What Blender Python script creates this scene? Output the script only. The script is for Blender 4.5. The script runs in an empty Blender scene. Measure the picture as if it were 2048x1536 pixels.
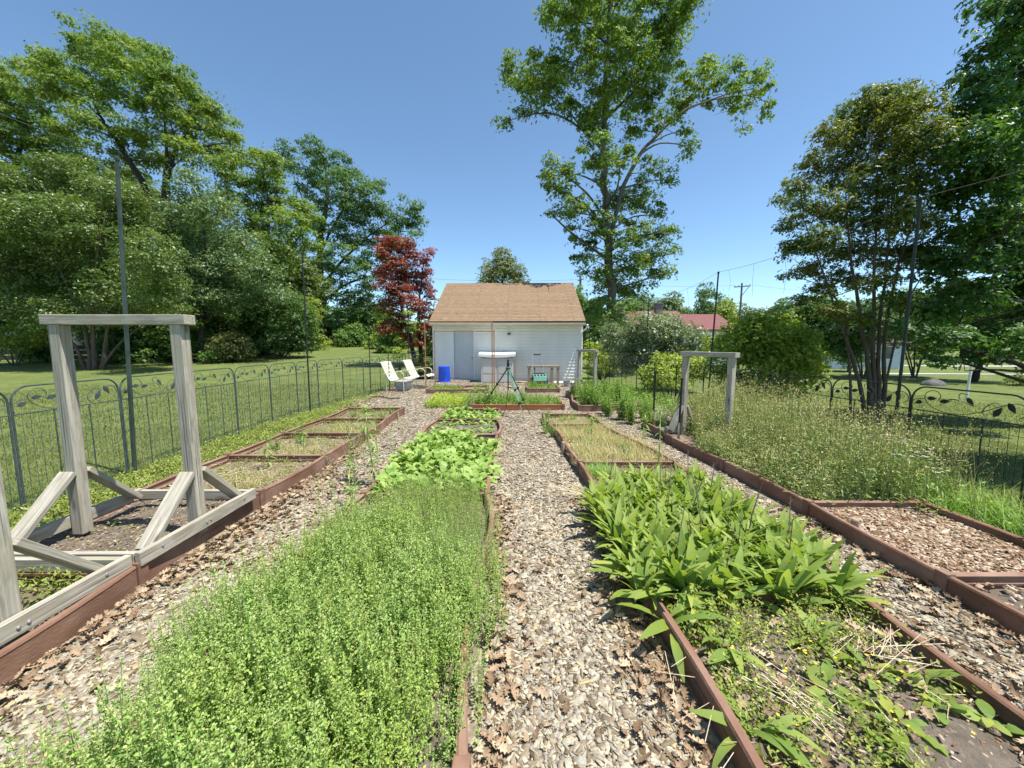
import bpy, math, random
import numpy as np
from mathutils import Vector, Matrix

random.seed(7)
RNG = np.random.default_rng(11)
C = bpy.context.scene.collection
R = math.radians
F = 760.0
CAMZ = 1.55
PITCH = math.atan(80.0 / F)
CP, SP = math.cos(PITCH), math.sin(PITCH)

# ------------------------------------------------------------------ placing
def ray(px, py):
    u, v = px - 1024.0, py - 768.0
    return np.array([u, F * CP - v * SP, -(F * SP + v * CP)])

def at(px, py, d):
    """point seen at (px,py) whose distance along the ground is d"""
    D = ray(px, py)
    return np.array([0, 0, CAMZ]) + D * (d / D[1])

def G(px, py, z=0.0):
    """point on the level z seen at (px,py)"""
    D = ray(px, py)
    return np.array([0, 0, CAMZ]) + D * ((CAMZ - z) / -D[2])

def sstep(a, b, x):
    t = np.clip((np.asarray(x, float) - a) / (b - a), 0, 1)
    return t * t * (3 - 2 * t)

def gz(x, y):
    x = np.asarray(x, float); y = np.asarray(y, float)
    rise = np.clip(y - 13, 0, 60) * 0.055 * (1 - sstep(-4, 6, x))
    rise = np.where(rise > 2.2, 2.2 + (rise - 2.2) * 0.3, rise)
    drop = sstep(3.7, 4.8, x) * np.clip(0.09 + 0.015 * (y - 4), 0.05, 0.6)
    und = 0.04 * np.sin(x * 0.31 + 1) * np.sin(y * 0.27) * sstep(5.2, 9, np.abs(x) + np.clip(y - 10, 0, 9))
    return rise - drop + und

# ------------------------------------------------------------------ tagging
def tag(o, label=None, cat=None, group=None, kind=None):
    if label: o['label'] = label
    if cat: o['category'] = cat
    if group: o['group'] = group
    if kind: o['kind'] = kind
    return o

def thing(name, label, cat, loc=(0, 0, 0), rz=0.0, group=None):
    o = bpy.data.objects.new(name, None)
    o.empty_display_size = 0.1
    C.objects.link(o)
    o.location = tuple(float(q) for q in loc); o.rotation_euler = (0, 0, rz)
    return tag(o, label, cat, group)

KIDS = {}
def link(name, me, mat, parent=None):
    o = bpy.data.objects.new(name, me)
    C.objects.link(o)
    mats = mat if isinstance(mat, (list, tuple)) else [mat]
    if len(me.materials) == 0:
        for m in mats: me.materials.append(m)
    if parent is not None:
        o.parent = parent
        KIDS.setdefault(parent.name, []).append(o)
    return o

def copy_tree(o, parent=None):
    c = o.copy(); C.objects.link(c)
    if parent is not None:
        c.parent = parent
        KIDS.setdefault(parent.name, []).append(c)
    for ch in list(KIDS.get(o.name, [])):
        copy_tree(ch, c)
    return c

# ------------------------------------------------------------------ mesh building
class MB:
    def __init__(s): s.v = []; s.f = []
    def add(s, vs, fs):
        n = len(s.v); s.v += [tuple(map(float, p)) for p in vs]; s.f += [tuple(i + n for i in q) for q in fs]
        return s
    def box(s, x0, x1, y0, y1, z0, z1):
        return s.add([(x0,y0,z0),(x1,y0,z0),(x1,y1,z0),(x0,y1,z0),(x0,y0,z1),(x1,y0,z1),(x1,y1,z1),(x0,y1,z1)],
              [(0,3,2,1),(4,5,6,7),(0,1,5,4),(1,2,6,5),(2,3,7,6),(3,0,4,7)])
    def tube(s, pts, r, n=6, cap=True):
        P = [Vector(p) for p in pts]
        rr = r if isinstance(r, (list, tuple, np.ndarray)) else [r] * len(P)
        vs = []; fs = []
        prev = None
        for i, p in enumerate(P):
            d = (P[min(i+1, len(P)-1)] - P[max(i-1, 0)])
            if d.length < 1e-9: d = Vector((0,0,1))
            d.normalize()
            if prev is None:
                a = Vector((0,0,1)) if abs(d.z) < .9 else Vector((1,0,0))
                e1 = d.cross(a).normalized()
            else:
                e1 = prev - d * prev.dot(d)
                if e1.length < 1e-6:
                    a = Vector((0,0,1)) if abs(d.z) < .9 else Vector((1,0,0)); e1 = d.cross(a)
                e1.normalize()
            prev = e1
            e2 = d.cross(e1)
            for k in range(n):
                a = 2 * math.pi * k / n
                vs.append(p + (e1 * math.cos(a) + e2 * math.sin(a)) * float(rr[i]))
        for i in range(len(P) - 1):
            for k in range(n):
                fs.append((i*n+k, i*n+(k+1)%n, (i+1)*n+(k+1)%n, (i+1)*n+k))
        if cap:
            fs.append(tuple(range(n))[::-1]); fs.append(tuple((len(P)-1)*n + k for k in range(n)))
        return s.add(vs, fs)
    def bar(s, p0, p1, w, h, up=(0,0,1)):
        p0 = Vector(p0); p1 = Vector(p1); d = (p1 - p0).normalized()
        u = Vector(up)
        if abs(d.dot(u)) > .98: u = Vector((0,1,0))
        a = d.cross(u).normalized(); b = a.cross(d)
        vs = []
        for p in (p0, p1):
            for q, t in ((-1,-1),(1,-1),(1,1),(-1,1)):
                vs.append(p + a * (q*w/2) + b * (t*h/2))
        return s.add(vs, [(0,1,2,3)[::-1],(4,5,6,7),(0,1,5,4),(1,2,6,5),(2,3,7,6),(3,0,4,7)])
    def lathe(s, prof, n=20, c=(0,0,0)):
        vs = []; fs = []
        for (r, z) in prof:
            for k in range(n):
                a = 2*math.pi*k/n; vs.append((c[0]+r*math.cos(a), c[1]+r*math.sin(a), c[2]+z))
        for i in range(len(prof)-1):
            for k in range(n):
                fs.append((i*n+k, i*n+(k+1)%n, (i+1)*n+(k+1)%n, (i+1)*n+k))
        fs.append(tuple(range(n))[::-1]); fs.append(tuple((len(prof)-1)*n+k for k in range(n)))
        return s.add(vs, fs)
    def sweep(s, prof, path, nrm):
        """closed profile [(offset along nrm, z)] swept along a level path"""
        m = len(prof); vs = []; fs = []
        for p, q in zip(path, nrm):
            for (o, z) in prof: vs.append((p[0]+q[0]*o, p[1]+q[1]*o, p[2]+z))
        for i in range(len(path)-1):
            for k in range(m):
                fs.append((i*m+k, i*m+(k+1)%m, (i+1)*m+(k+1)%m, (i+1)*m+k))
        fs.append(tuple(range(m))[::-1]); fs.append(tuple((len(path)-1)*m+k for k in range(m)))
        return s.add(vs, fs)
    def mesh(s, name, smooth=False):
        me = bpy.data.meshes.new(name); me.from_pydata(s.v, [], s.f)
        me.validate()
        if smooth: me.polygons.foreach_set('use_smooth', [True]*len(me.polygons))
        me.update(); return me
    def build(s, name, mat, parent=None, smooth=False, bevel=0, off=None):
        if off is not None:
            s.v = [(a-off[0], b-off[1], c-off[2]) for a, b, c in s.v]
        o = link(name, s.mesh(name, smooth), mat, parent)
        if bevel:
            m = o.modifiers.new('Bevel', 'BEVEL'); m.width = bevel; m.segments = 2; m.limit_method = 'ANGLE'; m.angle_limit = R(40)
        return o

def beam(name, p0, p1, w, h, mat, parent, bevel=.004, up=(0,0,1)):
    """straight timber: its own X runs along the grain"""
    p0 = Vector(p0); p1 = Vector(p1); d = p1 - p0; L = d.length; d.normalize()
    u = Vector(up)
    if abs(d.dot(u)) > .98: u = Vector((0,1,0))
    y = u.cross(d).normalized(); z = d.cross(y)
    o = MB().box(-L/2, L/2, -w/2, w/2, -h/2, h/2).build(name, mat, parent, bevel=bevel)
    M = Matrix((d, y, z)).transposed().to_4x4(); M.translation = (p0+p1)/2
    o.matrix_basis = M
    return o

# ---- numpy clouds of small faces
def np_mesh(name, V, loops, totals, mi=None, smooth=False):
    me = bpy.data.meshes.new(name)
    V = np.ascontiguousarray(V, dtype=np.float32)
    loops = np.ascontiguousarray(loops, dtype=np.int32); totals = np.asarray(totals, dtype=np.int32)
    me.vertices.add(len(V)); me.vertices.foreach_set('co', V.ravel())
    me.loops.add(len(loops)); me.loops.foreach_set('vertex_index', loops)
    st = np.zeros(len(totals), np.int32); st[1:] = np.cumsum(totals)[:-1]
    me.polygons.add(len(totals)); me.polygons.foreach_set('loop_start', st)
    if mi is not None: me.polygons.foreach_set('material_index', np.asarray(mi, np.int32))
    if smooth: me.polygons.foreach_set('use_smooth', np.ones(len(totals), bool))
    me.update(calc_edges=True)
    return me

class Cloud:
    """many copies of small shapes gathered in one mesh"""
    def __init__(s): s.V=[]; s.L=[]; s.T=[]; s.M=[]; s.n=0
    def put(s, tv, tf, pos, rot, scale, mi=0):
        tv = np.asarray(tv, float); N = len(pos)
        if N == 0: return s
        scale = np.asarray(scale, float)
        if scale.ndim == 0: scale = np.full(N, float(scale))
        sc = scale[:, None, None] if scale.ndim == 1 else scale[:, None, :]
        V = np.einsum('nij,nkj->nki', rot, tv[None] * sc) + np.asarray(pos)[:, None, :]
        k = len(tv)
        lo = np.concatenate([np.array(f) for f in tf]); to = np.array([len(f) for f in tf])
        L = (lo[None] + (np.arange(N) * k)[:, None] + s.n).ravel()
        s.V.append(V.reshape(-1, 3)); s.L.append(L); s.T.append(np.tile(to, N)); s.M.append(np.full(N*len(to), mi))
        s.n += N * k
        return s
    def raw(s, mb, mi=0):
        V = np.array(mb.v)
        if len(V) == 0: return s
        s.V.append(V); s.L.append(np.concatenate([np.array(f) for f in mb.f]) + s.n)
        s.T.append(np.array([len(f) for f in mb.f])); s.M.append(np.full(len(mb.f), mi)); s.n += len(V)
        return s
    def mesh(s, name, smooth=False, off=None):
        V = np.concatenate(s.V)
        if off is not None: V = V - np.asarray(off)[None]
        return np_mesh(name, V, np.concatenate(s.L), np.concatenate(s.T), np.concatenate(s.M), smooth)
    def build(s, name, mat, parent=None, smooth=False, off=None):
        return link(name, s.mesh(name, smooth, off), mat, parent)

def rot_ypr(yaw, pitch, roll):
    """local Y forward, Z up; pitch lifts Y, roll about Y"""
    cy, sy = np.cos(yaw), np.sin(yaw); cp, sp = np.cos(pitch), np.sin(pitch); cr, sr = np.cos(roll), np.sin(roll)
    N = len(yaw); Z = np.zeros(N); O = np.ones(N)
    A = np.stack([np.stack([cy,-sy,Z],-1), np.stack([sy,cy,Z],-1), np.stack([Z,Z,O],-1)],1)
    B = np.stack([np.stack([O,Z,Z],-1), np.stack([Z,cp,-sp],-1), np.stack([Z,sp,cp],-1)],1)
    D = np.stack([np.stack([cr,Z,sr],-1), np.stack([Z,O,Z],-1), np.stack([-sr,Z,cr],-1)],1)
    return A @ B @ D

def rot_nrm(nrm, rng):
    nrm = nrm / (np.linalg.norm(nrm, axis=1, keepdims=True) + 1e-9)
    r = rng.normal(size=nrm.shape)
    x = np.cross(nrm, r); x /= (np.linalg.norm(x, axis=1, keepdims=True) + 1e-9)
    y = np.cross(nrm, x)
    return np.stack([x, y, nrm], -1)

KITE = (np.array([(0,-.5,0),(.28,-.05,.07),(0,.5,-.06),(-.28,-.05,.07)]), [(0,1,2),(0,2,3)])
SPRAY_V = []; SPRAY_F = []
for a in (-.75, 0, .8):
    c, s_ = math.cos(a), math.sin(a); n0 = len(SPRAY_V)
    for (x, y, z) in ((0,-.40,0),(.20,.02,.06),(0,.38,-.08),(-.20,.02,.06)):
        y += .45
        SPRAY_V.append((c*x - s_*y, s_*x + c*y - .4, z + .05*abs(a)))
    SPRAY_F += [(n0,n0+1,n0+2),(n0,n0+2,n0+3)]
SPRAY = (np.array(SPRAY_V), SPRAY_F)

def blade_mesh(L, W, seg, arch, fold, shape, ruffle=0, rng=None, stalk=0):
    """one leaf along +Y, curving down; returns verts, faces (2 quads a segment)"""
    vs = []; fs = []
    y = 0; z = 0; ang = 0
    for i in range(seg + 1):
        t = i / seg
        w = W/2 * shape(t)
        a = arch * t
        if i: y += L/seg*math.cos(a); z += L/seg*math.sin(-a)
        rf = (rng.uniform(-1,1)*ruffle if rng is not None else 0)
        rf2 = (rng.uniform(-1,1)*ruffle if rng is not None else 0)
        vs += [(-w, y, z + fold*w + rf), (0, y, z), (w, y, z + fold*w + rf2)]
        if i:
            b = 3*(i-1)
            fs += [(b,b+1,b+4,b+3),(b+1,b+2,b+5,b+4)]
    return np.array(vs), fs
lance = lambda t: max(.06, math.sin(math.pi*min(1, t*.93+.04))**.8 * (1-.15*t))
spoon = lambda t: .12 if t < .22 else max(.08, math.sin(math.pi*((t-.16)/.86))**.55)
grassy = lambda t: max(.05, (1-t)**.7)
# ------------------------------------------------------------------ materials
def new_mat(name):
    m = bpy.data.materials.new(name); m.use_nodes = True
    nt = m.node_tree; nt.nodes.clear()
    out = nt.nodes.new('ShaderNodeOutputMaterial')
    b = nt.nodes.new('ShaderNodeBsdfPrincipled')
    b.inputs['Specular IOR Level'].default_value = .3
    nt.links.new(b.outputs[0], out.inputs[0])
    return m, nt, b, out

def nd(nt, t, **kw):
    n = nt.nodes.new(t)
    for k, v in kw.items():
        if k.startswith('i_'): n.inputs[k[2:].replace('_', ' ')].default_value = v
        else: setattr(n, k, v)
    return n

def ramp(nt, fac, stops, const=False):
    r = nt.nodes.new('ShaderNodeValToRGB')
    r.color_ramp.interpolation = 'CONSTANT' if const else 'LINEAR'
    e = r.color_ramp.elements
    while len(e) < len(stops): e.new(.5)
    for q, (p, c) in zip(e, stops):
        q.position = p; q.color = (c[0], c[1], c[2], 1)
    nt.links.new(fac, r.inputs[0]); return r.outputs[0]

def mixc(nt, fac, a, b, mode='MIX'):
    m = nt.nodes.new('ShaderNodeMix'); m.data_type = 'RGBA'; m.blend_type = mode
    for s, v in ((m.inputs[0], fac), (m.inputs[6], a), (m.inputs[7], b)):
        if hasattr(v, 'is_linked'): nt.links.new(v, s)
        elif isinstance(v, (int, float)): s.default_value = v
        else: s.default_value = (v[0], v[1], v[2], 1)
    return m.outputs[2]

def coords(nt, kind='Object', scale=(1,1,1), rot=(0,0,0), rand=False):
    tc = nt.nodes.new('ShaderNodeTexCoord'); mp = nt.nodes.new('ShaderNodeMapping')
    mp.inputs['Scale'].default_value = scale; mp.inputs['Rotation'].default_value = rot
    src = tc.outputs[kind]
    if rand:
        oi = nt.nodes.new('ShaderNodeObjectInfo'); ml = nt.nodes.new('ShaderNodeVectorMath'); ml.operation = 'MULTIPLY_ADD'
        cx = nt.nodes.new('ShaderNodeCombineXYZ')
        for k in range(3): nt.links.new(oi.outputs['Random'], cx.inputs[k])
        nt.links.new(cx.outputs[0], ml.inputs[0]); ml.inputs[1].default_value = (37, 61, 23); nt.links.new(src, ml.inputs[2]); src = ml.outputs[0]
    nt.links.new(src, mp.inputs[0]); return mp.outputs[0]

def noise(nt, vec, scale, detail=4, rough=.55, dist=0):
    n = nd(nt, 'ShaderNodeTexNoise'); n.inputs['Scale'].default_value = scale; n.inputs['Detail'].default_value = detail
    n.inputs['Roughness'].default_value = rough; n.inputs['Distortion'].default_value = dist
    nt.links.new(vec, n.inputs['Vector']); return n.outputs['Fac']

def bump(nt, b, h, strength=.3, dist=.01):
    n = nd(nt, 'ShaderNodeBump'); n.inputs['Strength'].default_value = strength; n.inputs['Distance'].default_value = dist
    nt.links.new(h, n.inputs['Height']); nt.links.new(n.outputs[0], b.inputs['Normal'])

def island(nt):
    return nt.nodes.new('ShaderNodeNewGeometry').outputs['Random Per Island']

def leaf_mat(name, stops, trans=.38, rough=.5, spec=.3, big=None, bigscale=.5, tcol=(1.25, 1.3, .55)):
    m, nt, b, out = new_mat(name)
    col = ramp(nt, island(nt), stops)
    if big:
        v = coords(nt, 'Object'); f = noise(nt, v, bigscale, 3)
        f = ramp(nt, f, [(.42, (0,0,0)), (.62, (1,1,1))])
        col = mixc(nt, f, col, mixc(nt, 1.0, col, big, 'MULTIPLY'))
    nt.links.new(col, b.inputs['Base Color']); b.inputs['Roughness'].default_value = rough
    b.inputs['Specular IOR Level'].default_value = spec
    if trans:
        t = nd(nt, 'ShaderNodeBsdfTranslucent'); tc = mixc(nt, 1.0, col, tcol, 'MULTIPLY'); nt.links.new(tc, t.inputs[0])
        mx = nd(nt, 'ShaderNodeMixShader'); mx.inputs[0].default_value = trans
        nt.links.new(b.outputs[0], mx.inputs[1]); nt.links.new(t.outputs[0], mx.inputs[2]); nt.links.new(mx.outputs[0], out.inputs[0])
    return m

def chip_mat(name, stops, rough=.85):
    m, nt, b, out = new_mat(name)
    col = ramp(nt, island(nt), stops)
    f = noise(nt, coords(nt, 'Object'), 90, 3)
    col = mixc(nt, .5, col, mixc(nt, 1.0, col, ramp(nt, f, [(.3, (.5,.48,.46)), (.7, (1.3,1.3,1.3))]), 'MULTIPLY'))
    nt.links.new(col, b.inputs['Base Color']); b.inputs['Roughness'].default_value = rough; b.inputs['Specular IOR Level'].default_value = .15
    return m

def noisy(name, c1, c2, scale=8, rough=.7, metal=0, bumps=.2, bscale=None, stretch=(1,1,1), spec=.3, dist=.004, rand=True, c3=None):
    m, nt, b, out = new_mat(name)
    v = coords(nt, 'Object', stretch, rand=rand)
    f = noise(nt, v, scale, 6, .6)
    st = [(.3, c1), (.7, c2)] if c3 is None else [(.28, c1), (.5, c2), (.72, c3)]
    col = ramp(nt, f, st)
    nt.links.new(col, b.inputs['Base Color']); b.inputs['Roughness'].default_value = rough; b.inputs['Metallic'].default_value = metal
    b.inputs['Specular IOR Level'].default_value = spec
    if bumps:
        bump(nt, b, noise(nt, v, bscale or scale*4, 4), bumps, dist)
    return m

def wood_mat(name, dark, mid, light):
    m, nt, b, out = new_mat(name)
    v = coords(nt, 'Object', (1.2, 30, 30), rand=True)
    g = noise(nt, v, 2.2, 5, .65, .6)
    col = ramp(nt, g, [(.3, dark), (.5, mid), (.66, light)])
    v2 = coords(nt, 'Object', (1.0, 3.5, 3.5), rand=True)
    w = nd(nt, 'ShaderNodeTexWave'); w.inputs['Scale'].default_value = 5; w.inputs['Distortion'].default_value = 7; w.inputs['Detail'].default_value = 3; w.inputs['Detail Scale'].default_value = .8
    w.bands_direction = 'Y'
    nt.links.new(v2, w.inputs['Vector'])
    col = mixc(nt, .45, col, mixc(nt, 1.0, col, ramp(nt, w.outputs['Fac'], [(.1, (.68,.64,.58)), (.45, (1.04,1.04,1.04))]), 'MULTIPLY'))
    kn = nd(nt, 'ShaderNodeTexVoronoi'); kn.inputs['Scale'].default_value = 1.0; nt.links.new(coords(nt, 'Object', (2.6, 8, 8), rand=True), kn.inputs['Vector'])
    col = mixc(nt, ramp(nt, kn.outputs['Distance'], [(.07, (.85,.85,.85)), (.13, (.35,.35,.35)), (.2, (0,0,0))]), col, (.12,.095,.07))
    ck = noise(nt, coords(nt, 'Object', (.7, 55, 55), rand=True), 1.8, 2, .4)
    col = mixc(nt, ramp(nt, ck, [(.30, (.8,.8,.8)), (.36, (0,0,0))]), col, (.09,.08,.065))
    st = noise(nt, coords(nt, 'Object', (2, 6, 6), rand=True), 1.6, 3)
    col = mixc(nt, ramp(nt, st, [(.5, (0,0,0)), (.75, (.6,.6,.6))]), col, (.36,.33,.22))
    nt.links.new(col, b.inputs['Base Color']); b.inputs['Roughness'].default_value = .85; b.inputs['Specular IOR Level'].default_value = .15
    bump(nt, b, g, .5, .004)
    return m

M = {}
M['timber'] = wood_mat('weathered_timber', (.25,.228,.185), (.38,.352,.288), (.49,.46,.385))
M['bed_board'] = noisy('composite_board', (.145,.078,.05), (.225,.128,.088), 2.2, .78, 0, .6, 45, (1,1,2), .2, .005, c3=(.32,.22,.165))
M['orange_board'] = noisy('new_composite_board', (.27,.105,.05), (.37,.15,.075), 4, .7, 0, .3, 60, (1,1,3), .25, .003)
M['joint'] = noisy('joint_post', (.15,.085,.06), (.26,.17,.125), 14, .8)
M['stake'] = noisy('stake_wood', (.26,.19,.12), (.42,.34,.23), 20, .85)
M['fence'] = noisy('green_grey_metal', (.04,.055,.058), (.10,.13,.135), 18, .5, .2, .1)
M['fence_dark'] = noisy('dark_metal', (.012,.016,.015), (.035,.042,.04), 18, .5, .2, .1)
M['pole'] = noisy('green_pole', (.03,.045,.038), (.075,.10,.085), 14, .45, .2, .1, None, (1,1,.3))
M['wire'] = noisy('galvanised_wire', (.10,.12,.11), (.22,.24,.23), 20, .45, .6, 0)
M['string'] = noisy('netting_string', (.05,.05,.045), (.12,.12,.11), 20, .8, 0, 0)
M['siding'] = noisy('white_siding', (.72,.69,.62), (.89,.865,.81), 1.1, .6, 0, .05, 40, (1,1,.35))
M['trim'] = noisy('white_trim', (.72,.72,.71), (.82,.82,.80), 3, .5, 0, .03)
M['gutter'] = noisy('cream_gutter', (.62,.60,.50), (.72,.70,.60), 2, .45, 0, .03)
M['door'] = noisy('door_paint', (.50,.52,.52), (.57,.59,.59), 2, .5, 0, .02)
M['brass'] = noisy('brass', (.35,.24,.08), (.5,.35,.14), 10, .35, .8, 0)
M['black'] = noisy('black_plastic', (.012,.012,.012), (.03,.03,.03), 12, .5, 0, .05)
M['glass'] = noisy('lamp_glass', (.45,.45,.42), (.6,.6,.56), 8, .2, 0, 0)
M['resin'] = noisy('beige_resin', (.50,.47,.44), (.57,.54,.51), 2, .5, 0, .06, 30)
M['resin_lid'] = noisy('white_resin_lid', (.74,.73,.70), (.82,.81,.78), 3, .5, 0, .05)
M['blue'] = noisy('blue_plastic', (.012,.06,.50), (.02,.085,.62), 3, .35, 0, .02, spec=.5)
M['chair_frame'] = noisy('cream_tube', (.52,.50,.40), (.62,.60,.50), 6, .4, 0, 0)
M['chair_strap'] = noisy('cream_strap', (.72,.72,.52), (.82,.82,.64), 5, .5, 0, 0)
M['copper'] = noisy('copper_pipe', (.36,.16,.07), (.50,.26,.13), 10, .45, .5, .05)
M['tripod_green'] = noisy('tripod_green', (.008,.06,.042), (.015,.10,.07), 8, .4, .2, 0)
M['tripod_pale'] = noisy('tripod_pale_green', (.035,.15,.105), (.06,.20,.145), 8, .4, .2, 0)
M['mint'] = noisy('mint_plastic', (.07,.21,.165), (.14,.31,.25), 9, .5, 0, .03)
M['steel'] = noisy('steel', (.45,.45,.44), (.6,.6,.58), 12, .35, .8, .03)
M['rust'] = noisy('rust', (.08,.03,.012), (.17,.07,.025), 18, .8)
M['bucket'] = noisy('grey_plastic', (.30,.31,.32), (.38,.39,.40), 5, .5, 0, .03)
M['rock'] = noisy('grey_rock', (.07,.07,.072), (.16,.155,.15), 5, .9, 0, .6, 12, dist=.03)
M['brick'] = noisy('chimney_brick', (.14,.12,.115), (.26,.22,.21), 9, .9, 0, .3)
M['red_roof'] = noisy('red_roof', (.15,.052,.05), (.20,.075,.07), 4, .75, 0, .2, 12, (1,1,6))
M['house_wall'] = noisy('house_wall', (.62,.61,.58), (.70,.69,.66), 2, .7, 0, .05)
M['window'] = noisy('window_glass', (.03,.04,.05), (.06,.075,.09), 2, .15, 0, 0, spec=.6)
M['pale_blue'] = noisy('pale_blue_wall', (.50,.56,.63), (.58,.64,.70), 2, .6, 0, .05)
M['car_paint'] = noisy('dark_car_paint', (.035,.04,.05), (.045,.05,.06), 2, .25, .4, 0, spec=.6)
M['tyre'] = noisy('tyre', (.015,.015,.015), (.03,.03,.03), 12, .85)
M['pole_wood'] = noisy('utility_pole_wood', (.13,.10,.08), (.22,.18,.14), 6, .85, 0, .2, None, (4,4,.5))
M['old_fence'] = noisy('old_fence_wood', (.035,.028,.022), (.085,.07,.055), 5, .9, 0, .3, None, (6,6,1))
M['road'] = noisy('pale_drive', (.36,.35,.33), (.47,.46,.43), 3, .9, 0, .2, rand=False)
M['bark'] = noisy('bark', (.045,.038,.032), (.10,.088,.075), 6, .9, 0, .8, 10, (3,3,.6), .2, .03)
M['bark_oak'] = noisy('oak_bark', (.07,.06,.05), (.16,.14,.12), 6, .9, 0, .8, 10, (3,3,.6), .2, .03)
M['bark_dark'] = noisy('dark_bark', (.022,.018,.015), (.055,.047,.04), 6, .9, 0, .7, 10, (3,3,.6), .2, .02)
M['bark_smooth'] = noisy('smooth_bark', (.06,.042,.03), (.14,.105,.078), 5, .7, 0, .3, 10, (2,2,.5), .3, .01)
M['dry'] = chip_mat('dry_straw', [(0,(.34,.27,.17)),(.5,(.50,.42,.28)),(1,(.62,.55,.40))])
M['dry_dark'] = chip_mat('dry_stem', [(0,(.13,.10,.07)),(1,(.28,.22,.16))])
M['chips'] = chip_mat('wood_chip', [(0,(0.109,0.075,0.044)),(.15,(0.202,0.158,0.104)),(.36,(0.311,0.261,0.188)),(.56,(0.323,0.303,0.256)),(.74,(0.420,0.365,0.268)),(.9,(0.521,0.465,0.352)),(1,(0.462,0.340,0.176))])
M['chips_brown'] = chip_mat('brown_chip', [(0,(.14,.075,.04)),(.3,(.27,.17,.10)),(.6,(.40,.30,.21)),(1,(.55,.46,.35))])
M['litter'] = chip_mat('fallen_leaf', [(0,(.16,.105,.062)),(.4,(.27,.185,.115)),(.75,(.37,.27,.175)),(1,(.50,.40,.27))], .7)

# soil
def soil_mat(name, c1, c2, speck=.5):
    m, nt, b, out = new_mat(name)
    v = coords(nt, 'Object')
    f = noise(nt, v, 9, 6, .7)
    col = ramp(nt, f, [(.3, c1), (.7, c2)])
    vo = nd(nt, 'ShaderNodeTexVoronoi'); vo.inputs['Scale'].default_value = 75; nt.links.new(v, vo.inputs['Vector'])
    sp = ramp(nt, vo.outputs['Color'], [(.8, (0,0,0)), (.86, (speck,)*3)])
    col = mixc(nt, sp, col, (.34,.27,.19))
    nt.links.new(col, b.inputs['Base Color']); b.inputs['Roughness'].default_value = .95; b.inputs['Specular IOR Level'].default_value = .1
    bump(nt, b, noise(nt, v, 60, 5, .7), .9, .015)
    return m
M['soil'] = soil_mat('dark_soil', (.10,.082,.064), (.215,.18,.142))
M['soil_dry'] = soil_mat('dry_soil', (.14,.105,.075), (.27,.21,.15), .7)

# chip-covered ground between the beds
m, nt, b, out = new_mat('chip_ground')
v = coords(nt, 'Object')
vo = nd(nt, 'ShaderNodeTexVoronoi'); vo.inputs['Scale'].default_value = 38; vo.inputs['Randomness'].default_value = 1
mp = coords(nt, 'Object', (1, .55, 1), (0,0,.6)); nt.links.new(mp, vo.inputs['Vector'])
sep = nd(nt, 'ShaderNodeSeparateColor'); nt.links.new(vo.outputs['Color'], sep.inputs[0])
col = ramp(nt, sep.outputs[0], [(0,(0.109,0.075,0.048)),(.3,(0.210,0.166,0.116)),(.65,(0.319,0.270,0.200)),(1,(0.437,0.382,0.288))])
vo2 = nd(nt, 'ShaderNodeTexVoronoi'); vo2.inputs['Scale'].default_value = 55
mp2 = coords(nt, 'Object', (.5, 1, 1), (0,0,-.4)); nt.links.new(mp2, vo2.inputs['Vector'])
sep2 = nd(nt, 'ShaderNodeSeparateColor'); nt.links.new(vo2.outputs['Color'], sep2.inputs[0])
col2 = ramp(nt, sep2.outputs[1], [(0,(0.071,0.050,0.032)),(.4,(0.176,0.145,0.108)),(1,(0.328,0.290,0.232))])
col = mixc(nt, .4, col, col2)
big = noise(nt, v, 1.3, 4)
col = mixc(nt, ramp(nt, big, [(.5,(0,0,0)),(.75,(.4,.4,.4))]), col, (.24,.17,.115))
nt.links.new(col, b.inputs['Base Color']); b.inputs['Roughness'].default_value = .95; b.inputs['Specular IOR Level'].default_value = .1
bump(nt, b, vo.outputs['Distance'], .8, .02)
M['chip_ground'] = m

# lawn
m, nt, b, out = new_mat('lawn_grass')
v = coords(nt, 'Object')
f1 = noise(nt, v, .35, 4); f2 = noise(nt, v, 26, 5, .75); f3 = noise(nt, coords(nt, 'Object', (6, 1.5, 1)), 9, 4, .7)
col = ramp(nt, f2, [(.25,(.075,.11,.032)),(.5,(.135,.17,.052)),(.78,(.225,.24,.10))])
col = mixc(nt, ramp(nt, f1, [(.35,(0,0,0)),(.7,(.7,.7,.7))]), col, mixc(nt, 1.0, col, (1.3,1.12,.95), 'MULTIPLY'))
col = mixc(nt, ramp(nt, f3, [(.45,(0,0,0)),(.7,(.5,.5,.5))]), col, (.21,.235,.085))
f4 = noise(nt, v, 1.7, 6, .7)
col = mixc(nt, ramp(nt, f4, [(.38,(0,0,0)),(.62,(1,1,1))]), col, mixc(nt, 1.0, col, (.62,.74,.62), 'MULTIPLY'))
f5 = noise(nt, v, 5.5, 5, .7)
col = mixc(nt, ramp(nt, f5, [(.56,(0,0,0)),(.68,(.5,.5,.5))]), col, (.24,.22,.11))
nt.links.new(col, b.inputs['Base Color']); b.inputs['Roughness'].default_value = .9; b.inputs['Specular IOR Level'].default_value = .1
bump(nt, b, f2, .8, .04)
M['lawn'] = m
M['blade'] = leaf_mat('grass_blade', [(0,(.10,.14,.035)),(.5,(.165,.205,.06)),(.85,(.24,.26,.10)),(1,(.36,.33,.18))], .3, .6)

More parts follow.
